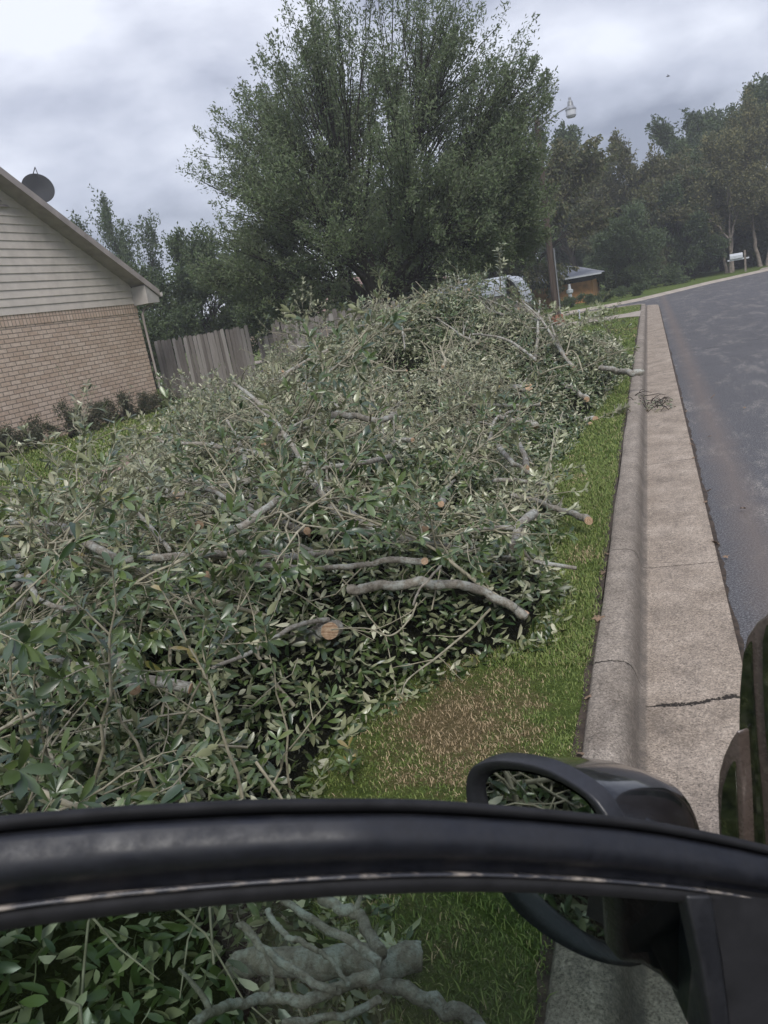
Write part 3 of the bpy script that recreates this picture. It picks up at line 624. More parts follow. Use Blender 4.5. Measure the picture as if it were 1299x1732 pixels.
# ------------------------------------------------------------------ cut limbs that can be told apart
def limb(name, label, px, rad, end=None, start=None, off=.03, zoff=None, side=(), wig=.02, mat='bark', seed=0, cat='branch', knots=0, cutcol='cut'):
    """px: pixel waypoints laid on the heap surface; rad: radius at first and last point"""
    r = np.random.default_rng(seed+77)
    off += (.21 if off >= .09 else .10) if off >= .05 else 0
    K = np.array([on_heap(a, b, off)+np.array([0, 0, (zoff[i] if zoff else 0)]) for i, (a, b) in enumerate(px)])
    if name == 'cut_log' and seed != 3: de_ = np.dot(K[-1]-O_, FW); K = np.array([dep(px[0][0], px[0][1], de_*1.03), dep((px[0][0]+px[-1][0])/2, (px[0][1]+px[-1][1])/2, de_*1.015), K[-1]])
    if name == 'thick_log': K = np.array([atz(400, 1628, .30), atz(500, 1626, .33), atz(600, 1622, .33), atz(698, 1618, .31)]); rad = (.048, .051)
    P = []
    for i in range(len(K)-1):
        p0, p1, p2, p3 = K[max(i-1, 0)], K[i], K[i+1], K[min(i+2, len(K)-1)]
        for t in np.linspace(0, 1, 14, endpoint=False):
            P.append(.5*((2*p1)+(-p0+p2)*t+(2*p0-5*p1+4*p2-p3)*t*t+(-p0+3*p1-3*p2+p3)*t**3))
    P.append(K[-1]); P = np.array(P)
    if len(P) > 4: P[1:-1] += np.stack([np.interp(np.arange(1, len(P)-1), np.arange(0, len(P)+5, 5), r.normal(0, rad[0]*.22, len(np.arange(0, len(P)+5, 5)))) for _ in range(3)], 1)+r.normal(0, rad[0]*wig, (len(P)-2, 3))
    rad = (rad[0]*.8, rad[1]*.8)
    R = np.linspace(rad[0], rad[1], len(P))*(1+r.normal(0, .012, len(P)))
    R = R*(1+.035*np.interp(np.arange(len(P)), np.arange(0, len(P)+4, 4), r.normal(0, 1, len(np.arange(0, len(P)+4, 4)))))
    m = MB(); m.tube(P, R, 16 if max(rad) > .02 else 10, rough=.035)
    for q in range(knots):
        i = r.integers(2, len(P)-2); dd = norm(r.normal(0, 1, 3)); m.tube([P[i], P[i]+dd*R[i]*1.6], [R[i]*.55, R[i]*.35], 7)
    for (t, dpx, dpy, L, rr) in side:      # side shoots in the same piece of wood
        i = int(t*(len(P)-1)); rr_ = ray(*px[min(int(t*(len(px)-1)), len(px)-1)])
        d = norm(IR*dpx-IU*dpy+np.array([0, 0, .1])); Q, _ = curve_path(r, P[i], d, L, 5, .12); m.tube(Q, np.linspace(rr, rr*.4, 6), 6)
    o = m.build(name, M[mat], smooth=True); tag(o, label, cat)
    for which in (end, start):
        if not which: continue
        e0, e1 = (P[-1], P[-2]) if which[0] == 'end' else (P[0], P[1]); d = norm(e0-e1); R0 = R[-1] if which[0] == 'end' else R[0]
        a = norm(np.cross(d, [0, 0, 1])); b = np.cross(d, a); th = np.linspace(0, 2*np.pi, 14, endpoint=False)
        tc_ = norm(O_-e0); tp = tc_-d*np.dot(tc_, d); k_ = .75 if len(which) > 1 else .3; k_ *= (1.6 if len(which) > 1 and which[1][0] > 1 else 1)
        rad_ = [a*math.cos(t)+b*math.sin(t) for t in th]; ext = [R0*k_*(np.linalg.norm(tp)-np.dot(q, tp))+.002+abs(r.normal(0, R0*.05)) for q in rad_]
        mm = MB(); r0_ = [e0-d*.004+q*R0*1.0 for q in rad_]; r1_ = [e0+q*R0*.99+d*x for q, x in zip(rad_, ext)]
        mm.loft([r0_, r1_], caps=False, m=1); mid_ = np.mean(r1_, 0); mm.loft([r1_, [mid_+(np.array(p)-mid_)*.93 for p in r1_]], caps=False, m=0); mm.add([mid_+(np.array(p)-mid_)*.93 for p in r1_], [tuple(range(14))], 0)
        adopt(mm.build('cut_face', [M[cutcol], M[mat]], None, smooth=False), o)
    return o
E_, S_ = ('end', (.3, .4)), ('start', (.3, .3))
limb('cut_log', 'thick log with round orange cut face lying on lawn beside the kerb strip', [(915, 735), (950, 728), (972, 717), (1004, 708)], (.042, .046), E_, seed=1)
limb('cut_log', 'bare grey-brown log just in front of the one with round orange cut face', [(915, 752), (936, 740), (965, 727), (995, 718)], (.042, .036), E_, seed=2, off=.01)
limb('cut_log', 'dark stub poking over the kerb at the far right end of heap', [(1015, 620), (1045, 628), (1065, 632), (1084, 629)], (.05, .062), E_, seed=3, off=.12)
limb('cut_log', 'half buried log with reddish end in the middle right of heap', [(845, 706), (875, 713), (906, 719)], (.045, .05), E_, seed=4)
limb('cut_log', 'short log end with pale orange face below the tall mound', [(860, 655), (875, 659), (892, 657)], (.05, .058), E_, seed=5, off=.08)
limb('cut_log', 'slanting bare log low on the right side of tall mound', [(955, 650), (972, 662), (993, 674)], (.045, .045), E_, seed=6, off=.08)
limb('cut_branch', 'long slender limb running diagonally down the tall mound', [(800, 565), (835, 568), (862, 577), (885, 592), (906, 608)], (.018, .026), seed=7, off=.1)
limb('cut_branch', 'thin pale stick leaning nearly upright by the lawn edge', [(952, 696), (944, 722), (936, 745), (932, 775), (931, 800)], (.008, .014), seed=8, off=.12, mat='twig')
limb('cut_branch', 'pale crooked limb sloping down to a broken tip at mid right', [(845, 755), (862, 778), (880, 790), (899, 802)], (.03, .018), seed=9, off=.06)
limb('cut_branch', 'straight light grey branch pointing right at the lawn', [(835, 812), (870, 811), (900, 817), (936, 820)], (.022, .018), E_, seed=10, off=.06)
limb('broken_limb', 'rough broken limb with spiky side shoots resting on the lawn', [(868, 838), (900, 845), (935, 860), (965, 868), (993, 878)], (.024, .036), E_, off=.05, side=((.4, .2, -1, .16, .010), (.5, -.4, -1, .14, .008), (.55, .5, -1, .12, .007), (.6, .1, -1, .10, .006), (.35, -.9, -.5, .18, .009), (.2, -1, -.3, .22, .014)), seed=11)
limb('forked_limb', 'pale forked limb with Y shaped end above the near leaves', [(868, 925), (872, 905), (882, 885), (903, 868)], (.026, .034), E_, off=.10, side=((.5, -1, .1, .24, .018), (.2, .6, 1, .15, .016)), seed=12)
limb('curved_limb', 'thick mottled limb curving down to a cut end near the lawn', [(590, 998), (640, 992), (700, 985), (760, 988), (820, 1002), (862, 1022), (886, 1040)], (.033, .030), E_, off=.06, seed=13, knots=3)
limb('splintered_limb', 'long straight limb with torn orange splintered end', [(400, 938), (450, 939), (500, 942), (560, 935)], (.024, .020), ('end', (1.6, .8)), off=.10, seed=14, knots=1)
limb('curved_limb', 'long grey limb entering from left edge and bending under the leaves', [(-30, 880), (30, 884), (85, 884), (130, 908), (165, 930), (210, 945), (300, 940), (380, 938)], (.022, .024), None, off=.10, seed=15)
limb('cut_branch', 'light grey lichen covered branch just below the splintered limb', [(430, 955), (500, 960), (560, 960), (620, 955), (660, 947), (716, 950)], (.014, .024), E_, off=.09, seed=16)
limb('cut_branch', 'slim limb rising to an orange torn tip above heap centre', [(370, 905), (410, 890), (450, 868), (490, 845), (530, 818)], (.026, .022), ('end', (1.2, .5)), off=.10, zoff=(0, 0, .02, .04, .08), seed=17)
limb('cut_branch', 'short stub crossing behind the orange torn tip', [(465, 812), (490, 803), (517, 790)], (.026, .028), E_, off=.1, seed=18)
limb('cut_branch', 'pale level branch in the middle of heap with whitish end', [(540, 792), (580, 787), (620, 782), (660, 772)], (.014, .026), E_, off=.10, seed=19)
limb('cut_branch', 'curved branch with round cut end near the house side lawn', [(155, 848), (200, 838), (240, 830), (272, 828), (298, 837)], (.022, .036), E_, off=.08, seed=20, side=((.75, .8, -.6, .10, .012),))
limb('cut_branch', 'smooth slim branch arching to the oval cut log face', [(360, 1130), (420, 1105), (470, 1075), (510, 1055), (555, 1049)], (.010, .016), None, off=.06, seed=21)
limb('cut_log', 'short mossy log with oval orange cut face above the grass', [(500, 1082), (530, 1075), (566, 1063)], (.048, .05), ('end', (.5, .3)), off=.08, seed=22)
limb('curved_branch', 'brown bare branch bent like a hook at left edge', [(48, 975), (55, 1000), (75, 1020), (112, 1030)], (.016, .012), off=.09, seed=23)
limb('curved_branch', 'bare branch lying level under the brown hooked one', [(-10, 1050), (50, 1055), (100, 1042), (145, 1022)], (.016, .012), off=.07, seed=24)
limb('cut_branch', 'smooth tan branch crossing bottom left above the door frame', [(-20, 1298), (40, 1325), (90, 1350), (150, 1368)], (.009, .012), off=.07, seed=25, mat='twig')
limb('cut_branch', 'white twiggy fork pointing down over the dark hollow', [(752, 948), (735, 970), (708, 1000), (700, 1024)], (.010, .007), ('start',), off=.12, seed=26, side=((.2, .5, 1, .08, .004),))
limb('cut_branch', 'forked pale twig spreading over the shaded hollow above grass', [(830, 1030), (790, 1070), (740, 1110), (690, 1150), (680, 1175)], (.009, .004), off=.08, seed=27, mat='twig', side=((.3, -1, .2, .2, .004), (.5, .8, 1, .18, .004), (.55, -1, .4, .25, .004)))
limb('cut_branch', 'pale twig fan reaching left beside the shaded hollow', [(705, 1020), (690, 1050), (660, 1075), (620, 1063), (560, 1065)], (.006, .004), off=.1, seed=28, mat='twig')
limb('cut_branch', 'thin white stick slanting in the dark leaves at centre', [(560, 850), (585, 885), (610, 905), (632, 922)], (.007, .005), off=.1, seed=29, mat='twig')
limb('cut_branch', 'pale slanting stick crossing the two grey limbs at left centre', [(215, 850), (240, 875), (262, 900), (286, 930)], (.011, .014), off=.1, seed=30)
limb('cut_branch', 'crooked limb with reddish cut below the tall mound', [(560, 702), (600, 706), (640, 712), (672, 700)], (.03, .025), E_, off=.1, seed=31)
limb('cut_branch', 'long thin arching stem across the heap below tall mound', [(560, 745), (600, 735), (625, 712), (615, 690), (570, 665)], (.012, .008), off=.14, seed=32, mat='twig')
limb('cut_branch', 'thin arched stem standing free on the right of tall mound', [(958, 600), (966, 593), (975, 600), (982, 618), (986, 630)], (.010, .012), off=.22, seed=33, mat='twig')
# limbs seen through the window glass
limb('thick_log', 'thickest log with square cut end seen through the window', [(390, 1625), (470, 1626), (560, 1628), (640, 1622), (698, 1618)], (.046, .046), ('end', (.1, .1)), off=.08, zoff=(-.35, -.14, -.02, 0, 0), seed=40, knots=1)
limb('curved_limb', 'mossy crooked limb below the thickest log behind window', [(325, 1735), (390, 1703), (450, 1692), (520, 1690), (580, 1672), (640, 1645)], (.013, .020), off=.2, seed=41, side=((.1, -.5, -1, .12, .008), (.45, -.4, -.9, .12, .008)), wig=.05)
limb('cut_branch', 'straight green-grey branch slanting down onto thickest log', [(480, 1525), (530, 1555), (590, 1590), (645, 1630)], (.012, .016), off=.22, seed=42)
limb('forked_limb', 'stout elbowed limb rising from behind the thickest log', [(545, 1520), (575, 1538), (605, 1545), (622, 1575), (645, 1610)], (.017, .020), off=.2, seed=43, side=((.45, .6, -1, .10, .010),))
limb('cut_branch', 'pale branch with hooked tip left of thickest log', [(405, 1560), (440, 1595), (470, 1625), (520, 1655), (572, 1675)], (.013, .012), off=.22, seed=44, side=((.05, -.4, -1, .04, .003),))
limb('cut_branch', 'knobby thin branch zigzagging across the thickest log', [(455, 1540), (478, 1578), (510, 1592), (552, 1620), (592, 1665)], (.010, .007), off=.24, seed=45, wig=.1)
limb('curved_limb', 'lichen spotted limb with orange cut at bottom edge of glass', [(630, 1660), (680, 1675), (730, 1692), (775, 1712), (815, 1745)], (.026, .024), E_, off=.06, seed=46)
limb('cut_branch', 'small lower branch beneath the mossy crooked limb', [(480, 1730), (540, 1722), (590, 1715), (640, 1690)], (.010, .012), off=.16, seed=47)

# upright and overhanging shoots that stand clear of the mass
SH = []
def shoot(label, px0, px1, leaf=.062, d0=None, bend=0.0, rad=.006, seed=0, dens=1.0, wilt=0, zt=None, fork=0):
    """a stem from the heap at pixel px0 rising to pixel px1 at the same distance"""
    r = np.random.default_rng(500+seed); a = on_heap(*px0, 0.0); dist = np.dot(a-O_, FW)*(zt or .97)
    b = dep(px1[0], px1[1], dist); n_ = 9; mid = (a+b)/2+IR*bend*np.linalg.norm(b-a)
    P = np.array([a*(1-t)**2+2*mid*t*(1-t)+b*t*t for t in np.linspace(0, 1, n_)]); P[1:-1] += r.normal(0, .008, (n_-2, 3))
    wood = MB(); wood.tube(P, np.linspace(rad, rad*.35, n_), 6); LP, LD, LN, LL = [], [], [], []
    def leafup(P, k, t0=.35):
        g = norm(np.gradient(P, axis=0)); n = len(P)
        for j in range(k):
            t = (t0+(1-t0)*(j+r.random()*.5)/k)*(n-1); i = min(int(t), n-2); q = P[i]*(1-(t-i))+P[i+1]*(t-i)
            an = j*2.4+r.normal(0, .3); u = norm(np.cross(g[i], [.3, .5, .1])); v = np.cross(g[i], u)
            rad_ = u*math.cos(an)+v*math.sin(an)
            LP.append(q); LD.append(g[i]*r.uniform(.4, .95)+rad_*r.uniform(.6, 1)+np.array([0, 0, -.1])); LN.append(g[i]*.9-rad_*.5+r.normal(0, .25, 3)); LL.append(leaf*r.uniform(.65, 1.15))
        for j in range(5):
            an = j*1.256+r.uniform(0, .6); u = norm(np.cross(g[-1], [.3, .5, .1])); v = np.cross(g[-1], u); rr = u*math.cos(an)+v*math.sin(an)
            LP.append(P[-1]); LD.append(g[-1]*.6+rr*.8); LN.append(g[-1]-rr*.5); LL.append(leaf*r.uniform(.8, 1.2))
    Ls = np.linalg.norm(b-a); leafup(P, int(Ls/.03*dens)+2)
    for q in range(fork):
        i = r.integers(2, 7); d = norm(norm(P[-1]-P[0])+r.normal(0, .5, 3)); Q, _ = curve_path(r, P[i], d, Ls*r.uniform(.25, .45), 5, .12); wood.tube(Q, np.linspace(rad*.5, rad*.25, 6), 5); leafup(Q, int(Ls*.35/.03*dens)+2, .3)
    o = wood.build('leafy_shoot', M['twig'], smooth=True); tag(o, label, 'shoot')
    LP, LD, LN, LL = map(np.array, (LP, LD, LN, LL)); V, T, k = leaves(LP, LD, LN, LL, LL*r.uniform(.28, .36, len(LL)), r=r)
    trimesh('foliage', V, T, M['leaf_wilted' if wilt else 'leaf_fresh'], np.repeat(r.random(len(LL)), k), o); SH.append(o)
shoot('tall leafy stem with a leaf whorl rising before the brick wall', (165, 775), (98, 622), d0=None, bend=.08, rad=.007, seed=1, dens=.35, wilt=1)
shoot('leafy sprig with a drooping leaf fan before the brick wall', (128, 790), (160, 655), bend=-.05, rad=.006, seed=2, dens=.45, wilt=1)
shoot('leafy sprig bending right in front of the brick wall', (110, 800), (222, 655), bend=.1, rad=.006, seed=3, dens=.5, wilt=1)
shoot('sprig with pale upturned leaves at the house corner', (360, 690), (268, 630), bend=.02, rad=.006, seed=4, dens=.5, wilt=1)
shoot('thin shoot leaning left with pale leaves at left edge', (120, 880), (10, 730), bend=.0, rad=.006, seed=5, dens=.8, wilt=1)
shoot('leafy shoot curving up left of the hooked brown branch', (200, 900), (40, 790), bend=.03, rad=.007, seed=6, dens=.8, wilt=1)
shoot('upright shoot with leathery leaves at bottom left', (150, 1365), (190, 960), bend=.06, rad=.007, seed=7, zt=.9, fork=3)
shoot('upright forked shoot with leathery leaves left of centre', (262, 1330), (120, 1010), bend=-.02, rad=.006, seed=8, zt=.9, fork=2)
shoot('tall shoot with grey-blue leaves left of centre', (410, 1350), (275, 1000), bend=.06, rad=.007, seed=9, zt=.93, fork=3, leaf=.072)
shoot('leaning shoot reaching toward the splintered limb', (300, 1240), (430, 985), bend=-.04, rad=.006, seed=10, zt=.95, fork=2, leaf=.065)
shoot('slim nearly bare shoot rising from door frame at centre', (492, 1345), (448, 1060), bend=.04, rad=.006, seed=11, dens=.3, zt=.95)
shoot('leafy shoot at the left edge below the hooked branch', (60, 1300), (-5, 1050), bend=.03, rad=.007, seed=12, zt=.9, fork=2)
shoot('shoot with broad olive leaves above the tan branch', (100, 1340), (60, 1120), bend=-.05, rad=.006, seed=13, zt=.9, fork=2)
shoot('shoot of long leaves leaning right over the grey limbs', (215, 1130), (330, 900), bend=-.1, rad=.006, seed=14, dens=.8, zt=.93, fork=1, wilt=1)
shoot('low leafy shoot with narrow leaves near grass corner', (455, 1340), (560, 1180), bend=-.08, rad=.005, seed=15, dens=.7, zt=1.0, fork=2, leaf=.058)
shoot('feathery shoot standing highest on top of the tall mound', (845, 490), (842, 425), bend=.05, rad=.012, seed=16, leaf=.09, dens=1.2, fork=2, wilt=1)
shoot('leafy shoot sticking up left of the tall mound top', (735, 520), (760, 478), bend=.05, rad=.010, seed=17, leaf=.08, fork=1, wilt=1)
shoot('arching sprig reaching right from the tall mound over the lawn', (920, 545), (1008, 548), bend=.0, rad=.010, seed=18, leaf=.08, dens=.8, fork=1)
shoot('dark leafy sprig leaning right below the utility pole', (890, 540), (960, 520), rad=.010, bend=.0, seed=19, leaf=.08, dens=1.0, fork=1)
shoot('leafy sprig lying over the kerb edge near dry grass', (950, 1105), (1042, 1130), rad=.005, seed=20, leaf=.075, zt=1.0, dens=.7)
shoot('sprig with pale leaves reaching over green lawn by logs', (1000, 712), (1058, 690), rad=.007, seed=21, leaf=.09, dens=1.4, zt=1.0, fork=3, wilt=1)
shoot('small dark sprig rooted in the grass behind door frame', (600, 1330), (590, 1265), rad=.005, seed=22, leaf=.06, dens=1.4, zt=1.0, fork=3)
shoot('bare looking twig shoot left of the tall mound', (500, 640), (408, 590), bend=.1, rad=.008, seed=23, dens=.2, wilt=1, fork=2)
shoot('leafy sprig standing at the left shoulder of the tall mound', (640, 540), (600, 520), rad=.01, seed=24, leaf=.08, fork=1)
# clump of dry twigs fallen in the gutter
m = MB(); r = np.random.default_rng(9)
for i in range(30):
    p = np.array([r.uniform(-.34, .16), r.uniform(11.0, 12.0), .0]); p[2] = .15 if p[0] < -.25 else (.10 if p[0] < -.19 else .03)
    a = r.uniform(0, 6.28); L = r.uniform(.1, .3); P = [p+np.array([math.cos(a)*L*t, math.sin(a)*L*t, .05*math.sin(3*t)+.02*t]) for t in np.linspace(0, 1, 4)]
    for q in P:
        if q[0] < -.2: q[2] = max(q[2], .15)
    m.tube(P, [.006, .005, .004, .002], 4)
o = m.build('twig_clump', M['trunk'], smooth=True); tag(o, 'small clump of dry twigs fallen across the kerb and gutter', 'twigs')
LP = np.column_stack([r.uniform(-.34, .18, 90), r.uniform(11.0, 12.0, 90), np.zeros(90)]); LP[:, 2] = np.where(LP[:, 0] < -.2, .16, .04)
LL = r.uniform(.05, .08, 90); V, T, k = leaves(LP, r.normal(0, 1, (90, 3))*[1, 1, .3], r.normal(0, .5, (90, 3))+[0, 0, 1], LL, LL*.35, r=r); trimesh('dry_leaves', V, T, M['leaf_wilted'], np.repeat(r.random(90), k), o)

# ------------------------------------------------------------------ grass blades and fallen leaves
def blades(n, x0, x1, y0, y1, hmin, hmax, wd, seed, ypow=1.0):
    r = np.random.default_rng(seed); x = r.uniform(x0, x1, n); y = y0+(y1-y0)*r.random(n)**ypow
    ok = (polydist(x, y) < .22) & (x < -.41-.02*smoothnoise(y, y*0, 9, 4)) & ~((y > 29.2) & (y < 32.2)) & (y < CY-.4); x, y = x[ok], y[ok]; n = len(x)
    dens = smoothnoise(x, y, 6, 31); ok = r.random(n) < .45+dens*.8; x, y = x[ok], y[ok]; n = len(x)
    h = r.uniform(hmin, hmax, n); a = r.uniform(0, 2*np.pi, n); w = wd*r.uniform(.6, 1.2, n); lean = r.uniform(.15, 1.3, n)*h
    b = a+r.normal(np.pi/2, .4, n); dx, dy = np.cos(a), np.sin(a); ex, ey = np.cos(b), np.sin(b)
    P = np.stack([x, y, np.full(n, LZ-.003)], 1); S = np.stack([dx*w/2, dy*w/2, 0*x], 1); Le = np.stack([ex*lean, ey*lean, 0*x], 1)
    mid = P+Le*.4+np.stack([0*x, 0*x, h*.65], 1); tip = P+Le+np.stack([0*x, 0*x, h*r.uniform(.6, 1, n)], 1)
    V = np.stack([P-S, P+S, mid+S*.8, mid-S*.8, tip], 1).reshape(-1, 3)
    T = (np.array([[0, 1, 2], [0, 2, 3], [3, 2, 4]])[None]+np.arange(n)[:, None, None]*5).reshape(-1, 3)
    return V, T, np.repeat(r.random(n), 5)
def grass(name, label, sets):
    Vs, Ts, ts, k = [], [], [], 0
    for s in sets:
        V, T, t = blades(*s); Vs.append(V); Ts.append(T+k); ts.append(t); k += len(V)
    o = trimesh(name, np.concatenate(Vs), np.concatenate(Ts), M['blade'], np.concatenate(ts)); tag(o, label, 'grass', kind='stuff')
grass('grass', 'short green and straw coloured lawn grass between heap and kerb', [
    (75000, -1.9, -.41, .2, 4.3, .010, .025, .0036, 1), (42000, -1.2, -.41, 3.6, 8, .018, .040, .0050, 2), (45000, -1.8, -.41, 7, 14, .018, .042, .008, 3), (55000, -6, -.41, 14, 37, .02, .05, .018, 4),
    (6000, -1.3, -.41, .1, 2.0, .025, .045, .0048, 6)])
grass('side_yard_grass', 'green side yard grass in front of the brick house', [(40000, -15, -7.5, 7, 20, .03, .07, .022, 5)])
r = np.random.default_rng(3); base = None
for i in range(24):
    if i < 9: x, y, z = r.uniform(-.43, -.40), r.uniform(1.5, 6), LZ+.02
    elif i < 19: x, y, z = r.uniform(.30, .36), 1.5+r.random()*14, .025
    else: x, y, z = r.uniform(-.1, 1.4), 2.5+r.random()*10, .034
    if base is None:
        th = np.linspace(0, 2*np.pi, 18, endpoint=False); rr = .024*(1+.4*np.sin(th*5)); V = [(a*1.3, b, .006*math.sin(q*3)) for a, b, q in zip(np.cos(th)*rr, np.sin(th)*rr, th)]+[(0, 0, .008), (-.055, 0, .004)]
        mm = MB(); mm.add(V, [(j, (j+1) % 18, 18) for j in range(18)]+[(9, 8, 19)]); base = mm.mesh('fallen_leaf', M['deadleaf'], True)
    o = bpy.data.objects.new('fallen_leaf', base); sc.collection.objects.link(o); o.location = (x, y, z); o.rotation_euler = (r.normal(0, .3), r.normal(0, .3), r.uniform(0, 6.3)); s = r.uniform(.5, 1.0); o.scale = (s, s, s)
    tag(o, 'curled brown fallen leaf on the kerb edge, gutter or road', 'leaf', 'brown fallen leaves along gutter and road')

# ------------------------------------------------------------------ trees
def kmeans(P, k, r, it=6):
    C = P[r.choice(len(P), k, replace=False)]
    for _ in range(it):
        lab = np.argmin(((P[:, None]-C[None])**2).sum(-1), 1)
        C = np.array([P[lab == j].mean(0) if (lab == j).any() else C[j] for j in range(k)])
    return lab, C
def bez(a, b, up, n):
    c = a+(b-a)*.45+up; return np.array([a*(1-t)**2+2*c*t*(1-t)+b*t*t for t in np.linspace(0, 1, n)])
def tree(name, label, loc, tips, fork_h, trunk_r, nleaf, leaf, mat, bark='trunk', plume=(.8, .3), up=.7, k1=9, k2=5, seed=0, group=None, lw=.5, stems=1, simple_=True, cat='tree', droop=0.0, twig_r=1.0):
    r = np.random.default_rng(seed); e = empty(name, loc); tag(e, label, cat, group); tips = np.asarray(tips, float)
    wood = MB(); base = np.array([0, 0, -.15]); forks = []
    for s in range(stems):
        a = s*2*math.pi/stems+r.uniform(0, 1); off = np.array([math.cos(a), math.sin(a), 0])*(.25 if stems > 1 else 0)
        f = off*2.2+np.array([r.normal(0, .1), r.normal(0, .1), fork_h]); P = np.linspace(base+off, f, 6); P[1:-1] += r.normal(0, trunk_r*.25, (4, 3))
        wood.tube(P, trunk_r*np.array([1.45, 1.05, .95, .9, .88, .9])/math.sqrt(stems), 10, rough=.05); forks.append(f)
    lab1, C1 = kmeans(tips, min(k1, len(tips)), r); allP, allD = [], []
    for j in range(len(C1)):
        T1 = tips[lab1 == j]
        if not len(T1): continue
        f = forks[j % stems] if stems == 1 else forks[int(np.argmin([np.linalg.norm((q-C1[j])[:2]) for q in forks]))]
        e1 = f+(C1[j]-f)*.62; P1 = bez(f, e1, np.array([0, 0, np.linalg.norm(e1-f)*.10]), 7); P1[1:-1] += r.normal(0, .05, (5, 3)); wood.tube(P1, np.linspace(trunk_r*.44, trunk_r*.17, 7), 7)
        kk = min(k2, len(T1)); lab2, C2 = kmeans(T1, kk, r)
        for q in range(kk):
            T2 = T1[lab2 == q]
            if not len(T2): continue
            s0 = P1[r.integers(3, 7)]; e2 = s0+(C2[q]-s0)*.6; P2 = bez(s0, e2, np.array([0, 0, .08*np.linalg.norm(e2-s0)]), 5); wood.tube(P2, np.linspace(trunk_r*.15, trunk_r*.07, 5), 5, caps=False)
            for t in T2:
                s1 = P2[r.integers(2, 5)]; P3 = bez(s1, t, np.array([0, 0, .05]), 5); P3[1:-1] += r.normal(0, .03, (3, 3)); wood.tube(P3, np.linspace(trunk_r*.06, trunk_r*.02, 5)*twig_r, 4, caps=False)
                d = norm(norm(t-s1)*(1-up)+np.array([0, 0, 1.0])*up+r.normal(0, .15, 3)); allP.append(t); allD.append(d)
                if r.random() < .7: allP.append(P3[3]); allD.append(d)
                if r.random() < .3: allP.append(P3[2]); allD.append(d)
    allP, allD = np.array(allP), np.array(allD); wood.build('trunk', M[bark], e, smooth=True, recalc=False)
    n = int(nleaf*(1.45 if loc[1] > 28 and cat == 'tree' else 1)); idx = r.integers(0, len(allP), n); sz = r.uniform(.6, 1.3, len(allP))
    u = r.random(n); s = (u*1.5-.6)*plume[0]*sz[idx]; wdt = plume[1]*(1-.75*np.clip(u, 0, 1)**1.5)*sz[idx]
    P = allP[idx]+allD[idx]*s[:, None]+r.normal(0, .5, (n, 3))*wdt[:, None]
    D = allD[idx]*.8+r.normal(0, .75, (n, 3)); D[:, 2] -= droop; Nn = r.normal(0, 1, (n, 3)); Nn[:, 2] += .6
    ll = leaf*r.uniform(.6, 1.3, n); V, T, k = leaves(P, D, Nn, ll, ll*lw, simple=simple_, r=r)
    tint = np.repeat(np.clip(r.random(len(allP))[idx]*.55+r.random(n)*.4, 0, 1), k)
    trimesh('crown', V, T, M[mat], tint, e, smooth=False); return e
def shell_pts(n, c, rad, r, inner=.35, zmin=None, bias=.6, lump=.12, per=8):
    C = shell_raw(max(6, n//per), c, rad, r, inner, zmin, bias, lump)
    P = np.repeat(C, per, 0); P = P+r.normal(0, 1, P.shape)*np.array(rad)*.085
    if zmin is not None: P[:, 2] = np.maximum(P[:, 2], zmin*.8)
    return P
def shell_raw(n, c, rad, r, inner=.35, zmin=None, bias=.6, lump=.12):
    P = norm(r.normal(0, 1, (n*3, 3))); q = (inner+(1-inner)*r.random(n*3)**bias)
    P = P*q[:, None]*(1+r.normal(0, lump, (n*3, 1)))*np.array(rad)+np.array(c)
    if zmin is not None: P = P[P[:, 2] > zmin]
    return P[:n]
r = np.random.default_rng(21)
# the big tree behind the heap
tb = np.array([-8.1, 24.0, LZ]); c = np.array([.75, 0, 5.9])
tips = np.concatenate([shell_pts(1050, c+[-.1, 0, 0], (5.0, 4.4, 4.7), r, .3, 2.4, .55, .03), shell_pts(120, c+[0, 0, 2.0], (3.9, 3.4, 3.0), r, .5, 3, .5, .1),
                       shell_pts(170, (-3.5, -.5, 3.2), (1.7, 2.0, 1.7), r, .3, 1.2, .6), shell_pts(240, (3.7, 0, 4.0), (2.0, 2.4, 2.2), r, .3, 2.0, .6), shell_pts(200, (4.9, 0, 5.5), (1.25, 2.2, 2.3), r, .2, 1.6, .6), shell_pts(110, (4.1, 0, 3.3), (1.5, 2.0, 1.2), r, .2, 2.3, .6), shell_pts(110, (-2.5, 0, 6.4), (2.0, 2.4, 2.2), r, .3, 1.6, .6)])
tree('shade_tree', 'large dense green tree with upright feathery twigs behind the heap', tb, tips, 1.7, .30, 275000, .108, 'tree_leaf', plume=(.5, .30), up=.3, k1=16, k2=9, seed=31, lw=.36, twig_r=1.1)
# left background behind the wooden fence
r = np.random.default_rng(22)
tree('background_tree', 'sparse half bare tree with thin upright shoots above the roof slope', (-31.0, 44, .1), np.concatenate([shell_pts(110, (0, 0, 7.0), (3.6, 2.5, 3.6), r, .5, 3.5), shell_pts(50, (-1.6, 0, 9.0), (2.0, 1.5, 2.4), r, .5, 6)]), 2.5, .16, 8500, .19, 'tree_leaf_far', up=.93, plume=(1.2, .3), seed=32, k1=10, k2=5, twig_r=1.4)
tree('background_tree', 'dark rounded tree behind fence right of the brick house', (-20.5, 34, .1), shell_pts(230, (0, 0, 3.4), (3.4, 3, 2.9), r, .4, .6), 1.2, .2, 34000, .17, 'tree_leaf_far', up=.1, plume=(.8, .62), seed=33, k1=9, k2=6)
tree('background_tree', 'dark tree tucked close against the house corner', (-21.5, 30, .1), shell_pts(170, (-.2, 0, 2.7), (2.4, 2.2, 2.4), r, .4, .5), 1.2, .18, 24000, .15, 'tree_leaf_far', up=.1, plume=(.8, .62), seed=34, k1=9, k2=6)
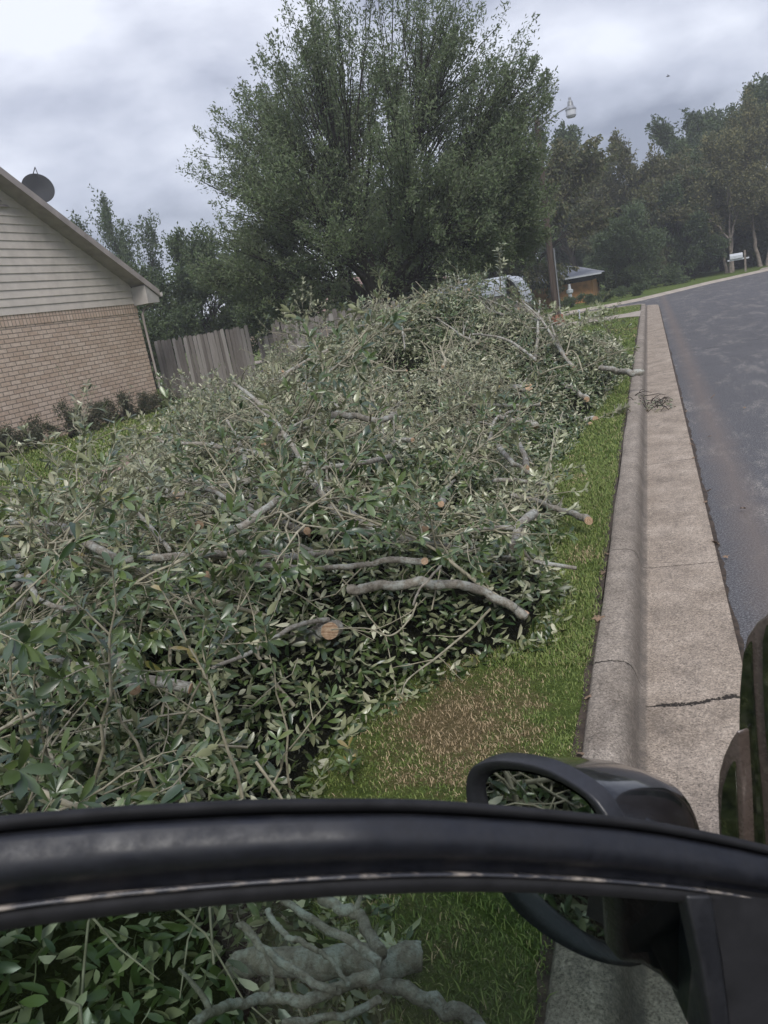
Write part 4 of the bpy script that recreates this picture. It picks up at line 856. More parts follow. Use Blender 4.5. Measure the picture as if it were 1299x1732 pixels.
tree('background_tree', 'loose leaved tree between dark rounded tree and the large tree', (-15.2, 31, .1), shell_pts(200, (0, 0, 3.0), (2.7, 2.4, 2.5), r, .4, .9), 1.2, .16, 24000, .15, 'tree_leaf_far', up=.1, plume=(.8, .62), seed=35, k1=9, k2=6)
# behind the pole and along the far side of the street
tree('weeping_tree', 'drooping olive brown tree behind the utility pole', (-6.6, 47, .1), shell_pts(240, (0, 0, 5.6), (4.6, 3.5, 3.4), r, .4, 1.7), 2.2, .25, 38000, .24, 'tree_leaf_brown', up=-.6, plume=(1.1, .4), seed=36, droop=.8, k1=10, k2=6)
tree('background_tree', 'dark open topped tree right of the street lamp', (-5.6, 66, .1), shell_pts(210, (0, 0, 8.6), (4.6, 3.5, 3.7), r, .45, 2), 3, .3, 26000, .27, 'tree_leaf_far', up=.1, plume=(.8, .62), seed=37, k1=10, k2=6)
tree('background_tree', 'broad brownish green tree across the street at centre right', (.4, 62, .1), shell_pts(330, (0, 0, 4.9), (5.0, 4, 4.6), r, .45, .6), 2, .3, 60000, .22, 'tree_leaf_brown', up=.1, plume=(.8, .62), seed=38, k1=12, k2=7)
tree('background_tree', 'low dark bushy tree beneath the broad brownish tree', (-.8, 55, .1), shell_pts(240, (0, 0, 2.4), (2.9, 2, 2.5), r, .3, .3), 1, .2, 40000, .17, 'tree_leaf_far', up=.1, plume=(.8, .62), seed=39, k1=10, k2=6)
tree('background_tree', 'tall dark tree peeking above the brownish tree', (4.6, 76, .1), shell_pts(170, (0, 0, 9.6), (4.4, 3, 3.4), r, .4, 4), 5, .3, 20000, .28, 'tree_leaf_far', up=.1, plume=(.8, .62), seed=40, k1=10, k2=5)
tree('background_tree', 'tallest dark tree at the upper right edge', (12.2, 72, .1), shell_pts(230, (0, 0, 9.6), (4.2, 4, 5.2), r, .4, 3), 5, .35, 34000, .28, 'tree_leaf_far', up=.1, plume=(.8, .62), seed=41, k1=10, k2=6)
tree('crepe_myrtle', 'light leaved tree with pale forked trunks just behind the mailbox', (5.2, 60.0, .1), shell_pts(300, (-.3, 0, 5.8), (3.0, 2.6, 3.4), r, .4, 2.5), 2.2, .17, 42000, .16, 'tree_leaf_light', 'pale_trunk', up=.1, plume=(.8, .62), seed=42, stems=3, k1=9, k2=6)
tree('crepe_myrtle', 'light leaved tree with pale V shaped trunks at right edge', (7.7, 62.5, .1), shell_pts(300, (.4, 0, 6.6), (3.4, 2.8, 4.0), r, .4, 2.6), 2.4, .19, 44000, .17, 'tree_leaf_light', 'pale_trunk', up=.1, plume=(.8, .62), seed=43, stems=2, k1=9, k2=6)
tree('background_tree', 'dark understorey tree filling the shade behind pale trunks', (5.5, 68, .1), shell_pts(260, (0, 0, 3.6), (6.0, 2, 3.4), r, .2, .2), 1, .3, 42000, .24, 'tree_leaf_far', up=.1, plume=(.8, .62), seed=44, k1=10, k2=6)
tree('background_tree', 'dark tree filling the gap left of the pale trunks', (-4.5, 72, .1), shell_pts(240, (0, 0, 3.8), (6.0, 2, 3.8), r, .2, .2), 1, .3, 38000, .26, 'tree_leaf_far', up=.1, plume=(.8, .62), seed=45, k1=10, k2=6)
tree('background_tree', 'dense dark tree behind the trailer under the large tree', (-11.5, 40, .1), shell_pts(240, (0, 0, 4.0), (4.2, 2.5, 3.6), r, .3, .8), 1, .25, 38000, .2, 'tree_leaf_far', up=.1, plume=(.8, .62), seed=46, k1=10, k2=6)
tree('background_tree', 'dark low bushes behind the V shaped pale trunks', (9.6, 65.5, .1), shell_pts(240, (0, 0, 1.9), (5.0, 1.6, 2.3), r, .2, .2), .8, .2, 30000, .22, 'tree_leaf_far', up=.2, seed=48, k1=10, k2=6)
tree('background_tree', 'olive green tree filling the middle of the far tree line', (3.0, 66, .1), shell_pts(260, (0, 0, 5.0), (3.6, 2.5, 4.4), r, .3, .6), 2, .25, 44000, .22, 'tree_leaf_far', up=.1, plume=(.8, .62), seed=49, k1=10, k2=6)
tree('background_tree', 'full dark green tree rising left of the mailbox trees', (2.4, 60, .1), shell_pts(260, (0, 0, 3.6), (2.9, 2.2, 3.5), r, .3, .3), 1.5, .22, 46000, .19, 'tree_leaf_far', up=.1, plume=(.7, .55), seed=50, k1=10, k2=6)
tree('background_tree', 'tall green tree rising above the mailbox at far right', (8.2, 69, .1), shell_pts(280, (0, 0, 7.0), (4.2, 2.5, 5.0), r, .3, 1.0), 2.5, .28, 46000, .23, 'tree_leaf_far', up=.1, plume=(.8, .62), seed=51, k1=10, k2=6)
tree('background_tree', 'bushy tree beyond the far pavement outside right of mailbox', (14.5, 71, .1), shell_pts(200, (0, 0, 4.5), (4.0, 3, 4.3), r, .3, .4), 1, .25, 26000, .24, 'tree_leaf_far', up=.2, seed=47, k1=10, k2=6)
# shrubs
def shrub(name, label, loc, rad, nl, leaf, mat, seed, group=None):
    r = np.random.default_rng(seed); return tree(name, label, loc, shell_pts(60, (0, 0, rad[2]*.95), rad, r, .3, .05), .15, .05, nl, leaf, mat, up=.4, plume=(.25, .16), k1=6, k2=3, seed=seed, group=group, cat='shrub', lw=.45)
for i, (x, y, s) in enumerate([(-14.3, 12.6, .55), (-14.25, 13.7, .6), (-14.2, 14.8, .66), (-14.25, 15.9, .6), (-14.3, 17.0, .6), (-14.3, 18.1, .55), (-14.3, 19.3, .5), (-14.3, 20.4, .5)]):
    shrub('foundation_shrub', 'low brownish green shrub in the row against the brick wall', (x, y, LZ), (.45, .55, s*.55), 3400, .06, 'shrub_leaf', 60+i, 'shrubs along the brick wall')
for i, (x, y, w_) in enumerate([(-6.8, 45.2, 1.3), (-4.6, 45.5, 1.2), (-2.6, 46.0, 1.1), (-.8, 47.2, 1.0)]):
    shrub('low_hedge', 'low dark hedge clump on the far lawn before orange house', (x, y, .1), (w_, .5, .28), 4500, .09, 'tree_leaf_far', 80+i, 'hedge clumps on the far lawn')

# ------------------------------------------------------------------ brick house
WX = -15.0
hs = empty('brick_house', (WX, 21.1, LZ)); tag(hs, 'beige brick house with lap siding gable at the left edge', 'house')
def adopt(o, par, inv=None):
    o.parent = par; o.matrix_parent_inverse = inv if inv is not None else Matrix.Identity(4); return o
def hp(o): return adopt(o, hs, Matrix.Translation((-WX, -21.1, -LZ)))
BT = 3.36; SL = .575; YE = 21.1; PEAK = 14.6; ZE = 3.42
m = MB(); m.box(WX-11, WX, 8.1, YE, LZ-.1, BT-.27); hp(m.build('wall', M['brick']))
m = MB(); m.box(WX-11.02, WX+.015, 8.08, YE+.015, BT-.27, BT); hp(m.build('brick_course', M['soldier']))
# siding boards
def roofz(y): return ZE+.30+(YE+.35-y)*SL if y > PEAK else ZE+.30+(YE+.35-PEAK)*SL-(PEAK-y)*SL
m = MB(); zb = BT; 
while zb < roofz(PEAK)-.3:
    zt = zb+.2
    yr = min(YE, YE+.35-(zb-ZE-.26)/SL); yl = 2*PEAK-yr; yt = min(YE, YE+.35-(zb+.2-ZE-.26)/SL); ytl = 2*PEAK-yt
    if yr-yl < .4: break
    V = [(WX+.035, yl, zb), (WX+.035, yr, zb), (WX+.012, yt, zt+.01), (WX+.012, ytl, zt+.01), (WX-.12, yl, zb), (WX-.12, yr, zb), (WX-.12, yt, zt+.01), (WX-.12, ytl, zt+.01)]
    m.add(V, [(0, 1, 2, 3), (0, 4, 5, 1), (1, 5, 6, 2), (4, 0, 3, 7), (3, 2, 6, 7)]); zb = zt
hp(m.build('siding', M['siding']))
# solid gable core behind the boards
m = MB(); m.prism([(WX-.13, 8.1, BT), (WX-.13, YE, BT), (WX-.13, YE, ZE+.15), (WX-.13, PEAK, roofz(PEAK)-.2), (WX-.13, 8.1, ZE+.15)], (-10.8, 0, 0)); hp(m.build('gable_core', M['siding']))
m = MB()
for i in range(15):
    z = 6.02+i*.12; hw = (roofz(PEAK)-.45-z)/SL+.15
    if hw < .1: break
    m.add([(WX+.03, PEAK-hw, z), (WX+.03, PEAK+hw, z), (WX+.10, PEAK+hw, z-.07), (WX+.10, PEAK-hw, z-.07), (WX+.03, PEAK-hw, z-.02), (WX+.03, PEAK+hw, z-.02)], [(0, 1, 2, 3), (4, 3, 2, 5)])
hp(m.build('gable_vent', M['trim']))
# roof slabs with overhang, barge board and eave return
OV = .55
for s in (1, -1):
    y1 = YE+.55 if s > 0 else 2*PEAK-YE-.55; z1 = roofz(YE+.55) if s > 0 else roofz(YE+.55); zp = roofz(PEAK)
    m = MB(); A = [(WX+OV, PEAK, zp), (WX+OV, y1, z1), (WX+OV, y1, z1+.10), (WX+OV, PEAK, zp+.10)]; m.prism(A, (-12.1, 0, 0)); rf = hp(m.build('roof', M['shingle']))
    m = MB(); m.prism([(WX+OV+.002, PEAK, zp-.13), (WX+OV+.002, y1+.01*s, z1-.13), (WX+OV+.002, y1+.01*s, z1+.07), (WX+OV+.002, PEAK, zp+.07)], (.04, 0, 0)); hp(m.build('barge_board', M['trim']))
    m = MB(); m.prism([(WX+.02, PEAK, zp-.06), (WX+.02, y1, z1-.06), (WX+.02, y1, z1-.005), (WX+.02, PEAK, zp-.005)], (OV-.04, 0, 0)); hp(m.build('soffit', M['trim']))
y1 = YE+.55; z1 = roofz(y1)
m = MB(); m.prism([(WX+.03, YE-.1, 3.30), (WX+.03, y1-.05, 3.30), (WX+.03, y1-.05, z1-.13), (WX+.03, YE-.1, roofz(YE-.1)-.14)], (OV-.03, 0, 0)); hp(m.build('eave_return', M['trim_light']))
m = MB(); m.loft([[(x, y1+a, z1+b) for a, b in ((0, -.02), (0, -.13), (.05, -.15), (.12, -.13), (.13, -.01), (.115, -.01), (.105, -.115), (.015, -.115), (.015, -.02))] for x in (WX+OV+.05, WX-11)]); hp(m.build('roof_gutter', M['trim_light']))
m = MB(); m.tube([(WX+.25, y1+.05, z1-.14), (WX+.25, y1, z1-.3), (WX+.12, YE+.22, z1-.42), (WX+.1, YE+.09, z1-.6), (WX+.1, YE+.07, z1-1.0), (WX+.1, YE+.07, .3)], .035, 8); hp(m.build('downspout', M['trim']))
# satellite dish on the roof slope
dc = np.array([WX-.6, 18.86, 6.70]); n_ = norm(np.array([.75, -.55, .22])); u = norm(np.cross(n_, [0, 0, 1])); v = np.cross(n_, u)
e = empty('satellite_dish', (dc[0], dc[1], 5.4)); tag(e, 'dark grey round satellite dish mounted on the roof slope', 'satellite dish')
m = MB(); th = np.linspace(0, 2*np.pi, 32, endpoint=False); rings = []
for s, dz in ((.02, -.075), (.25, -.065), (.5, -.045), (.75, -.02), (1, 0), (1.02, .0), (1.0, -.015), (.5, -.06), (.02, -.09)): rings.append([dc+u*.42*s*math.cos(t)+v*.41*s*math.sin(t)+n_*dz for t in th])
m.loft(rings); o = m.build('dish', M['dishgrey'], smooth=True); adopt(o, e, Matrix.Translation((-dc[0], -dc[1], -5.4)))
for nm, P, rr in (('mast', [dc-n_*.09, dc-n_*.2-np.array([0, 0, .35]), dc-n_*.2-np.array([0, 0, 1.4])], .025), ('feed_arm', [dc-v*.42, dc-v*.42+n_*.35, dc+n_*.42-v*.12], .012)):
    m = MB(); m.tube(P, rr, 8); o = m.build(nm, M['dishgrey']); adopt(o, e, Matrix.Translation((-dc[0], -dc[1], -5.4)))

# ------------------------------------------------------------------ fences
def fence(label, A, B, h, seed, leanout=0, pw=.14, jag=.03):
    r = np.random.default_rng(seed); A = np.array(A, float); B = np.array(B, float); L = np.linalg.norm(B-A); d = (B-A)/L; nrm = np.array([d[1], -d[0]])
    e = empty('wooden_fence', (*A, LZ)); tag(e, label, 'fence'); m = MB(); V = []; T = []; ti = []; k = 0; n = int(L/pw)
    for i in range(n):
        a = A+d*pw*i; b = A+d*(pw*i+pw*.93); hh = h+r.normal(0, jag); o = nrm*r.uniform(-.006, .006); lean = r.normal(0, .012)
        q = []
        for dd in (0, -.018):
            for (p, z) in ((a, 0), (b, 0), (b, hh-.04), (b-d*.03, hh), (a+d*.03, hh), (a, hh-.04)): q.append((*(p+o+nrm*dd+d*lean*z-A), z))
        V += q; T += [[0, 1, 2], [0, 2, 5], [5, 2, 3], [5, 3, 4], [6, 8, 7], [6, 11, 8], [11, 9, 8], [11, 10, 9], [0, 5, 11], [0, 11, 6], [1, 7, 8], [1, 8, 2], [5, 4, 10], [5, 10, 11], [4, 3, 9], [4, 9, 10], [3, 2, 8], [3, 8, 9]] if i == 0 else [[x+12*i for x in t] for t in T[:18]]
        ti += [r.random()]*12
    trimesh('pickets', np.array(V), np.array(T), M['fence'], ti, e, smooth=False)
    for z in (.3, h*.5, h-.3):
        m = MB(); q0 = -nrm*.06; P = [(*(q0), z), (*(q0+d*L), z)]; m.tube(P, .035, 4); m.build('rail', M['fence'], e)
    return e
fence('weathered dark wooden fence joining the brick house', (-16.0, 23.0), (-12.35, 23.0), 2.02, 1)
fence('lighter grey wooden fence below the reddish roof', (-10.5, 21.0), (-6.2, 21.2), 1.92, 2, jag=.05)
fence('low dark run of wooden fence between the two main fences', (-12.3, 23.4), (-10.4, 22.6), 1.6, 3)

# ------------------------------------------------------------------ distant houses
e = empty('distant_house', (-24, 60, .1)); tag(e, 'house with low reddish brown hip roof beyond the fences', 'house')
m = MB(); m.box(-9, 9, 0, 8, 0, 2.3); m.build('wall', M['brick'], e)
m = MB(); b_ = [(-9.8, -.8, 2.2), (9.8, -.8, 2.2), (9.8, 8.8, 2.2), (-9.8, 8.8, 2.2), (-4.5, 4, 4.6), (6, 4, 4.6)]; m.add(b_, [(0, 1, 5, 4), (1, 2, 5), (2, 3, 4, 5), (3, 0, 4), (0, 3, 2, 1)]); m.build('roof', M['redshingle'], e)
e = empty('orange_house', (-5.9, 49.5, .1)); tag(e, 'low orange brick house with grey roof across the side street', 'house')
m = MB(); m.box(-3.6, 2.7, 0, 7, 0, 1.25); m.build('wall', M['orange'], e)
m = MB(); m.box(-3.55, 2.65, -.01, 6.9, 1.25, 1.62); m.build('window_band', M['darkglass'], e)
m = MB(); b_ = [(-4.2, -.9, 1.60), (3.3, -.9, 1.60), (3.3, 8, 1.60), (-4.2, 8, 1.60), (-2.4, 3.4, 2.3), (1.2, 3.4, 2.3)]; m.add(b_, [(0, 1, 5, 4), (1, 2, 5), (2, 3, 4, 5), (3, 0, 4), (0, 3, 2, 1)]); m.build('roof', M['roofgrey'], e)
m = MB(); m.box(-4.22, 3.32, -.94, -.90, 1.53, 1.61); m.build('fascia', M['white'], e)
for xx in (-2.1, 1.45):
    m = MB()
    for z, s in ((0, .16), (.12, .16), (.14, .1), (.75, .1), (.78, .17), (.95, .17), (.97, .09), (1.2, .06)): pass
    m.loft([[(xx+math.cos(t)*s, -1.2+math.sin(t)*s, z) for t in np.linspace(0, 2*np.pi, 14, endpoint=False)] for z, s in ((0, .2), (.1, .2), (.13, .12), (.7, .11), (.75, .2), (.92, .2), (.96, .1), (1.25, .07))])
    o = m.build('porch_pedestal', M['white'], smooth=False); o.location = (-5.9, 49.5, .1); tag(o, 'white ornamental pedestal at the '+('left' if xx < 0 else 'right')+' side of the orange house front', 'pedestal')
# trailer
e = empty('camper_trailer', (-6.9, 30.2, LZ-.02)); tag(e, 'white arched roof trailer half hidden behind the tall mound', 'trailer')
arch = [(-1.25, .45)]+[(-1.25+.0, 1.45)]+[(1.25*math.cos(t), 1.45+.72*math.sin(t)) for t in np.linspace(math.pi*.97, .03*math.pi, 14)]+[(1.25, 1.45), (1.25, .45)]
m = MB(); m.loft([[(x, 1.2+a*1.0, z) for a, z in arch] for x in (-.9, 1.75)]); m.build('body', M['trailer'], e)
m = MB()
for i in range(22):
    t0 = math.pi*(.97-.94*i/22); t1 = math.pi*(.97-.94*(i+.88)/22)
    q = [(math.cos(t)*1.29, 1.45+.76*math.sin(t)) for t in (t0, t1)]; q2_ = [(math.cos(t)*1.24, 1.45+.71*math.sin(t)) for t in (t1, t0)]
    m.loft([[(x, 1.2+a, z) for a, z in q+q2_] for x in (-.95, 1.8)])
m.build('roof_ribs', M['white'], e)
# curved white front cap with horizontal ribs
m = MB()
for i in range(7):
    t0, t1 = math.pi/2*(1-i/7), math.pi/2*(1-(i+.86)/7)
    q = [(1.8+.62*math.cos(t), 1.05+1.1*math.sin(t)) for t in (t0, t1)]; q2_ = [(1.75+.6*math.cos(t), 1.03+1.08*math.sin(t)) for t in (t1, t0)]
    m.loft([[(a, y, z) for a, z in q+q2_] for y in (.0, 2.3)])
m.build('front_cap', M['white'], e)
m = MB(); m.box(1.8, 2.35, .05, 2.2, .45, 1.15); m.build('front_panel', M['trailer'], e)
for y in (.05, 2.35):
    m = MB(); m.tube([(.3, y-.1, .32), (.3, y+.1, .32)], .32, 18); m.build('wheel', M['tyre'], e)

# ------------------------------------------------------------------ utility pole with lamp
pb = (-3.58, 32.3, LZ)
e = empty('utility_pole', pb); tag(e, 'dark leaning wooden utility pole with a street lamp on its arm', 'utility pole')
m = MB(); m.tube([(0, 0, -.2), (0, 0, 2), (.02, 0, 5), (.05, 0, 7.6)], [.135, .13, .115, .10], 14); m.build('pole', M['pole'], e, smooth=True)
m = MB(); m.tube([(.04, -.1, 7.25), (.5, -.12, 7.42), (.9, -.14, 7.62), (1.25, -.15, 7.72)], [.03, .028, .026, .026], 8); m.build('lamp_arm', M['steel'], e, smooth=True)
lh = MB(); lh.loft([[(1.32+math.cos(t)*s, -.15+math.sin(t)*s, z) for t in np.linspace(0, 2*np.pi, 16, endpoint=False)] for z, s in ((8.02, .02), (8.0, .05), (7.92, .055), (7.88, .09), (7.72, .11), (7.62, .2), (7.58, .2))]); hd = lh.build('lamp_head', M['steel'], e, smooth=False)
lh = MB(); lh.loft([[(1.32+math.cos(t)*s, -.15+math.sin(t)*s, z) for t in np.linspace(0, 2*np.pi, 16, endpoint=False)] for z, s in ((7.58, .19), (7.40, .19), (7.33, .14))]); lh.build('lamp_lens', M['lampglass'], hd)
m = MB(); m.tube([(.17, -.05, .2), (.17, -.05, 2.9)], .025, 6); m.build('conduit', M['steel'], e)
m = MB(); m.loft([[(math.cos(t)*s+.05, -.1+math.sin(t)*s, z) for t in np.linspace(0, 2*np.pi, 10, endpoint=False)] for z, s in ((-.02, .28), (.25, .26), (.36, .2))]); o = m.build('clay_pot', simple('clay', (.22, .09, .05), .8)); o.location = pb; tag(o, 'reddish clay pot at the foot of the utility pole', 'pot')
m = MB(); m.tube([(-2.46, 29.4, LZ-.05), (-2.46, 29.4, LZ+.5)], .03, 8); m.tube([(-2.46, 29.4, LZ+.5), (-2.46, 29.4, LZ+.56)], [.045, .03], 8); o = m.build('marker_post', M['white']); tag(o, 'short white marker post on the lawn before the pavement', 'post')

# ------------------------------------------------------------------ mailbox
mbp = np.array([5.9, 57.6, .12]); e = empty('mailbox', mbp); tag(e, 'white mailbox on a post with crossbar across the street', 'mailbox')
m = MB(); m.box(.0, .12, -.06, .06, -.1, 1.35); m.build('post', M['pale_trunk'], e)
m = MB(); m.box(-1.0, .3, -.05, .05, .80, .90); m.build('crossbar', M['white'], e)
m = MB(); m.loft([[(-.85, a, z) for a, z in ((-.13, .91), (-.13, 1.1), (-.09, 1.2), (0, 1.24), (.09, 1.2), (.13, 1.1), (.13, .91))], [(-.08, a, z) for a, z in ((-.13, .91), (-.13, 1.1), (-.09, 1.2), (0, 1.24), (.09, 1.2), (.13, 1.1), (.13, .91))]]); m.build('letter_box', M['white'], e)
# bird
bp = dep(1130, 129, 60); m = MB(); m.loft([[(x, math.cos(t)*s, math.sin(t)*s) for t in np.linspace(0, 2*np.pi, 8, endpoint=False)] for x, s in ((-.16, .01), (-.08, .035), (0, .045), (.08, .035), (.14, .01))])
m.add([(-.02, 0, .02), (.05, 0, .02), (.0, .22, .09), (-.06, .2, .08)], [(0, 1, 2, 3)]); m.add([(-.02, 0, .02), (.05, 0, .02), (.0, -.22, .09), (-.06, -.2, .08)], [(0, 1, 2, 3)])
o = m.build('bird', M['bird']); o.location = bp; tag(o, 'tiny dark bird flying in the cloudy sky', 'bird')

# ------------------------------------------------------------------ the car with its door open
car = empty('parked_car', (.9, -.2, 0)); tag(car, 'dark car with its window framed door open over the kerb', 'car')
CI = Matrix.Translation((-.9, .2, 0))
def cp(o, par=None):
    return adopt(o, car, CI) if par is None else adopt(o, par)
TOP = [(-260, 1412), (0, 1378), (200, 1362), (450, 1350), (700, 1350), (900, 1365), (1100, 1386), (1299, 1428), (1440, 1470)]
BOT = [(-260, 1630), (0, 1575), (200, 1549), (400, 1530), (600, 1515), (800, 1508), (1000, 1515), (1170, 1528), (1299, 1545), (1440, 1580)]
xs = np.linspace(-260, 1440, 60); ty = np.interp(xs, *zip(*TOP)); by = np.interp(xs, *zip(*BOT))
ker = np.array([1, 2, 3, 4, 3, 2, 1])/16.; sm = lambda a: np.convolve(np.pad(a, 3, mode='reflect', reflect_type='odd'), ker, 'valid'); ty, by = sm(ty), sm(by)
dd = np.interp(xs, [-260, 0, 600, 1299, 1440], [.485, .50, .53, .62, .65])
PT = np.array([dep(x, y, d) for x, y, d in zip(xs, ty, dd)]); PB = np.array([dep(x, y, d-.0) for x, y, d in zip(xs, by, dd)])
C_ = (PT+PB)/2; U_ = (PT-PB)/2; OUT = norm(-(C_-O_))          # towards the person standing there
def strip(pts, name, mat, par, back=None, smooth=True):
    m = MB(); rings = [[C_[i]+U_[i]*a+OUT[i]*b for a, b in pts] for i in range(len(C_))]; m.loft(rings, closed=True, caps=True); o = m.build(name, mat, smooth=smooth); return o
df = cp(strip([(.70, -.004), (.66, .006), (.60, .011), (.5, .0135), (.35, .017), (.2, .020), (.05, .0215), (-.1, .0205), (-.2, .017), (-.27, .010), (-.32, .001), (-.5, -.004), (-.56, -.004), (-.56, -.03), (.70, -.03)], 'door_frame', M['frame_paint'], None))
cp(strip([(1.0, -.02), (1.0, -.002), (.96, .006), (.88, .010), (.80, .009), (.75, .004), (.72, -.004), (.72, -.03)], 'weather_strip', M['rubber'], None), df)
cp(strip([(-.54, .000), (-.56, .007), (-.60, .0095), (-.64, .007), (-.66, .000), (-.66, -.02), (-.54, -.02)], 'edge_bead', M['bead'], None), df)
cp(strip([(-.66, .003), (-.72, .006), (-.85, .005), (-.95, .001), (-1.0, -.006), (-1.0, -.03), (-.66, -.03)], 'run_channel', M['rubber'], None), df)
# pane of glass below the frame, following the door plane
rd = norm(np.array([PT[-1][0]-PT[0][0], PT[-1][1]-PT[0][1], 0])); outw = np.array([-rd[1], rd[0], 0])
BELT = 1.13
def glasspt(i, z): p = PB[i]+U_[i]*.10; return p+np.array([0, 0, z-p[2]])+outw*(p[2]-z)*.22
m = MB(); rings = []
iend = int(np.argmin(abs(xs-1178)))
for i in range(0, iend+1):
    p = PB[i]+U_[i]*.10-OUT[i]*.012; rings.append([p+np.array([0, 0, (BELT-p[2])*t])+outw*(p[2]-BELT)*.22*t for t in np.linspace(0, 1, 6)])
m.loft(rings, closed=False, caps=False); cp(m.build('window_glass', M['pane'], smooth=True, recalc=False))
# upright run channel and the black corner trim at the front of the window
Pw = dep(1190, 1620, .60); nw = norm(-outw+np.array([0, 0, .2]))
def poly_pl(pts, P, n_, th=.012, name='x', mat=None, par=None, bev=0, direction=None):
    q = [atplane(a, b, P, n_) for a, b in pts]; m = MB(); m.prism(q, (np.array(direction) if direction is not None else -n_*th)); return cp(m.build(name, mat, bevel=bev), par)
poly_pl([(1160, 1515), (1205, 1515), (1222, 1620), (1240, 1760), (1270, 1960), (1228, 1960), (1208, 1760), (1185, 1630)], Pw, nw, .02, 'upright_channel', M['mirror_plastic'], None, .003)
poly_pl([(1200, 1505), (1450, 1545), (1560, 1900), (1262, 1960), (1238, 1760), (1221, 1620)], Pw-nw*.004, nw, .03, 'corner_trim', M['rubber'])
# lower door: outer skin and inner card
i0, i1 = 0, len(xs)-1
A0 = PB[i0]; A1 = PB[i1]; a0 = np.array([A0[0], A0[1], 0])+outw*(A0[2]-BELT)*.22; a1 = np.array([A1[0], A1[1], 0])+outw*(A1[2]-BELT)*.22
m = MB(); secs = []
for t in np.linspace(0, 1, 5):
    p = a0*(1-t)+a1*t; secs.append([p+outw*o_+np.array([0, 0, z]) for o_, z in ((-.045, BELT), (.03, BELT+.01), (.05, BELT-.03), (.085, .85), (.08, .5), (.02, .33), (-.05, .33), (-.07, .6), (-.07, .95))])
m.loft(secs); lowd = cp(m.build('door_panel', M['body_paint'], smooth=False, bevel=.008))
m = MB(); p = a0*.72+a1*.28; m.loft([[p+rd*s+outw*o_+np.array([0, 0, z]) for o_, z in ((.085, .90), (.125, .905), (.125, .93), (.085, .935))] for s in (-.12, -.1, .08, .1)]); m.build('handle', M['body_paint'], lowd)

# mirror: face outline on its own plane, convex shell behind, arm to the door corner
nm = norm(np.array([-.50, -.84, .10])); Pm = dep(930, 1450, .88)
outline = [(790, 1345), (790, 1318), (797, 1300), (812, 1290), (840, 1284), (880, 1287), (925, 1298), (965, 1318), (1000, 1342), (1025, 1372), (1050, 1420), (1080, 1520), (1100, 1600), (1085, 1632), (1050, 1634), (1010, 1625), (965, 1606), (920, 1578), (880, 1545), (845, 1500), (815, 1440), (798, 1390)]
glass_o = [(826, 1350), (826, 1330), (835, 1316), (855, 1311), (895, 1315), (935, 1328), (970, 1348), (992, 1368), (1008, 1400), (1030, 1480), (1046, 1560), (1046, 1592), (1030, 1592), (1000, 1580), (955, 1550), (910, 1510), (870, 1460), (840, 1400)]
q = np.array([atplane(a, b, Pm, nm) for a, b in outline]); cen = q.mean(0); back = norm(np.array([.22, .93, -.02]))
m = MB(); rings = []
def smooth_ring(q, n=44):
    k = len(q); out = []
    for i in range(n):
        t = i*k/n; j = int(t); f = t-j; p0, p1, p2, p3 = q[(j-1) % k], q[j % k], q[(j+1) % k], q[(j+2) % k]
        out.append(.5*((2*p1)+(-p0+p2)*f+(2*p0-5*p1+4*p2-p3)*f*f+(-p0+3*p1-3*p2+p3)*f**3))
    return np.array(out)
q = smooth_ring(q); g = smooth_ring(np.array([atplane(a, b, Pm-nm*.012, nm) for a, b in glass_o])); g = g.mean(0)+(g-g.mean(0))*1.05
rim = MB(); rim.loft([q-nm*.02, q, cen+(q-cen)*.985+nm*.003, g*.5+(cen+(q-cen)*.97)*.5+nm*.001, g+(g-g.mean(0))*.012-nm*.004, g-nm*.016], caps=False)
o = rim.build('mirror_rim', M['mirror_plastic'], smooth=True)
sh = MB(); vec = atplane(1120, 1330, dep(1120, 1330, 1.02), nm)-atplane(1000, 1345, Pm, nm)
R_ = []
for t, s in ((0, 1.0), (.08, 1.0), (.2, .985), (.4, .93), (.6, .85), (.8, .70), (.93, .48), (1, .2)):
    R_.append(cen+(q-cen)*s+back*.125*t+IR*.105*t+np.array([0, 0, -.046])*t)
sh.loft(R_, caps=False); sh.add(R_[-1], [tuple(range(44))]); mh = cp(sh.build('mirror_housing', M['mirror_black'], smooth=True)); cp(o, mh)
m = MB(); m.add(g-nm*.002, [tuple(range(44))]); m.add(g-nm*.006, [tuple(range(44))[::-1]]); cp(m.build('mirror_glass', M['mirror'], recalc=False), mh)
# arm
m = MB(); rings = []
ends = [(cen+IR*.03-IU*.02+back*.03, .075, .06), (dep(1110, 1500, .82), .07, .045), (dep(1150, 1590, .72), .062, .035), (dep(1195, 1680, .63), .06, .02)]
for P_, hu, hv in ends:
    rings.append([P_+IU*hu*math.cos(t)*(-1)+FW*hv*math.sin(t) for t in np.linspace(0, 2*np.pi, 18, endpoint=False)])
m.loft(rings); cp(m.build('mirror_arm', M['mirror_plastic'], smooth=True), mh)
poly_pl([(1040, 1470), (1100, 1450), (1180, 1480), (1205, 1620), (1222, 1770), (1165, 1698), (1120, 1655), (1085, 1634), (1048, 1630)], dep(1120, 1560, .70), norm(-outw+np.array([.1, 0, .1])), .03, 'mirror_foot', M['mirror_black'], mh, .006)
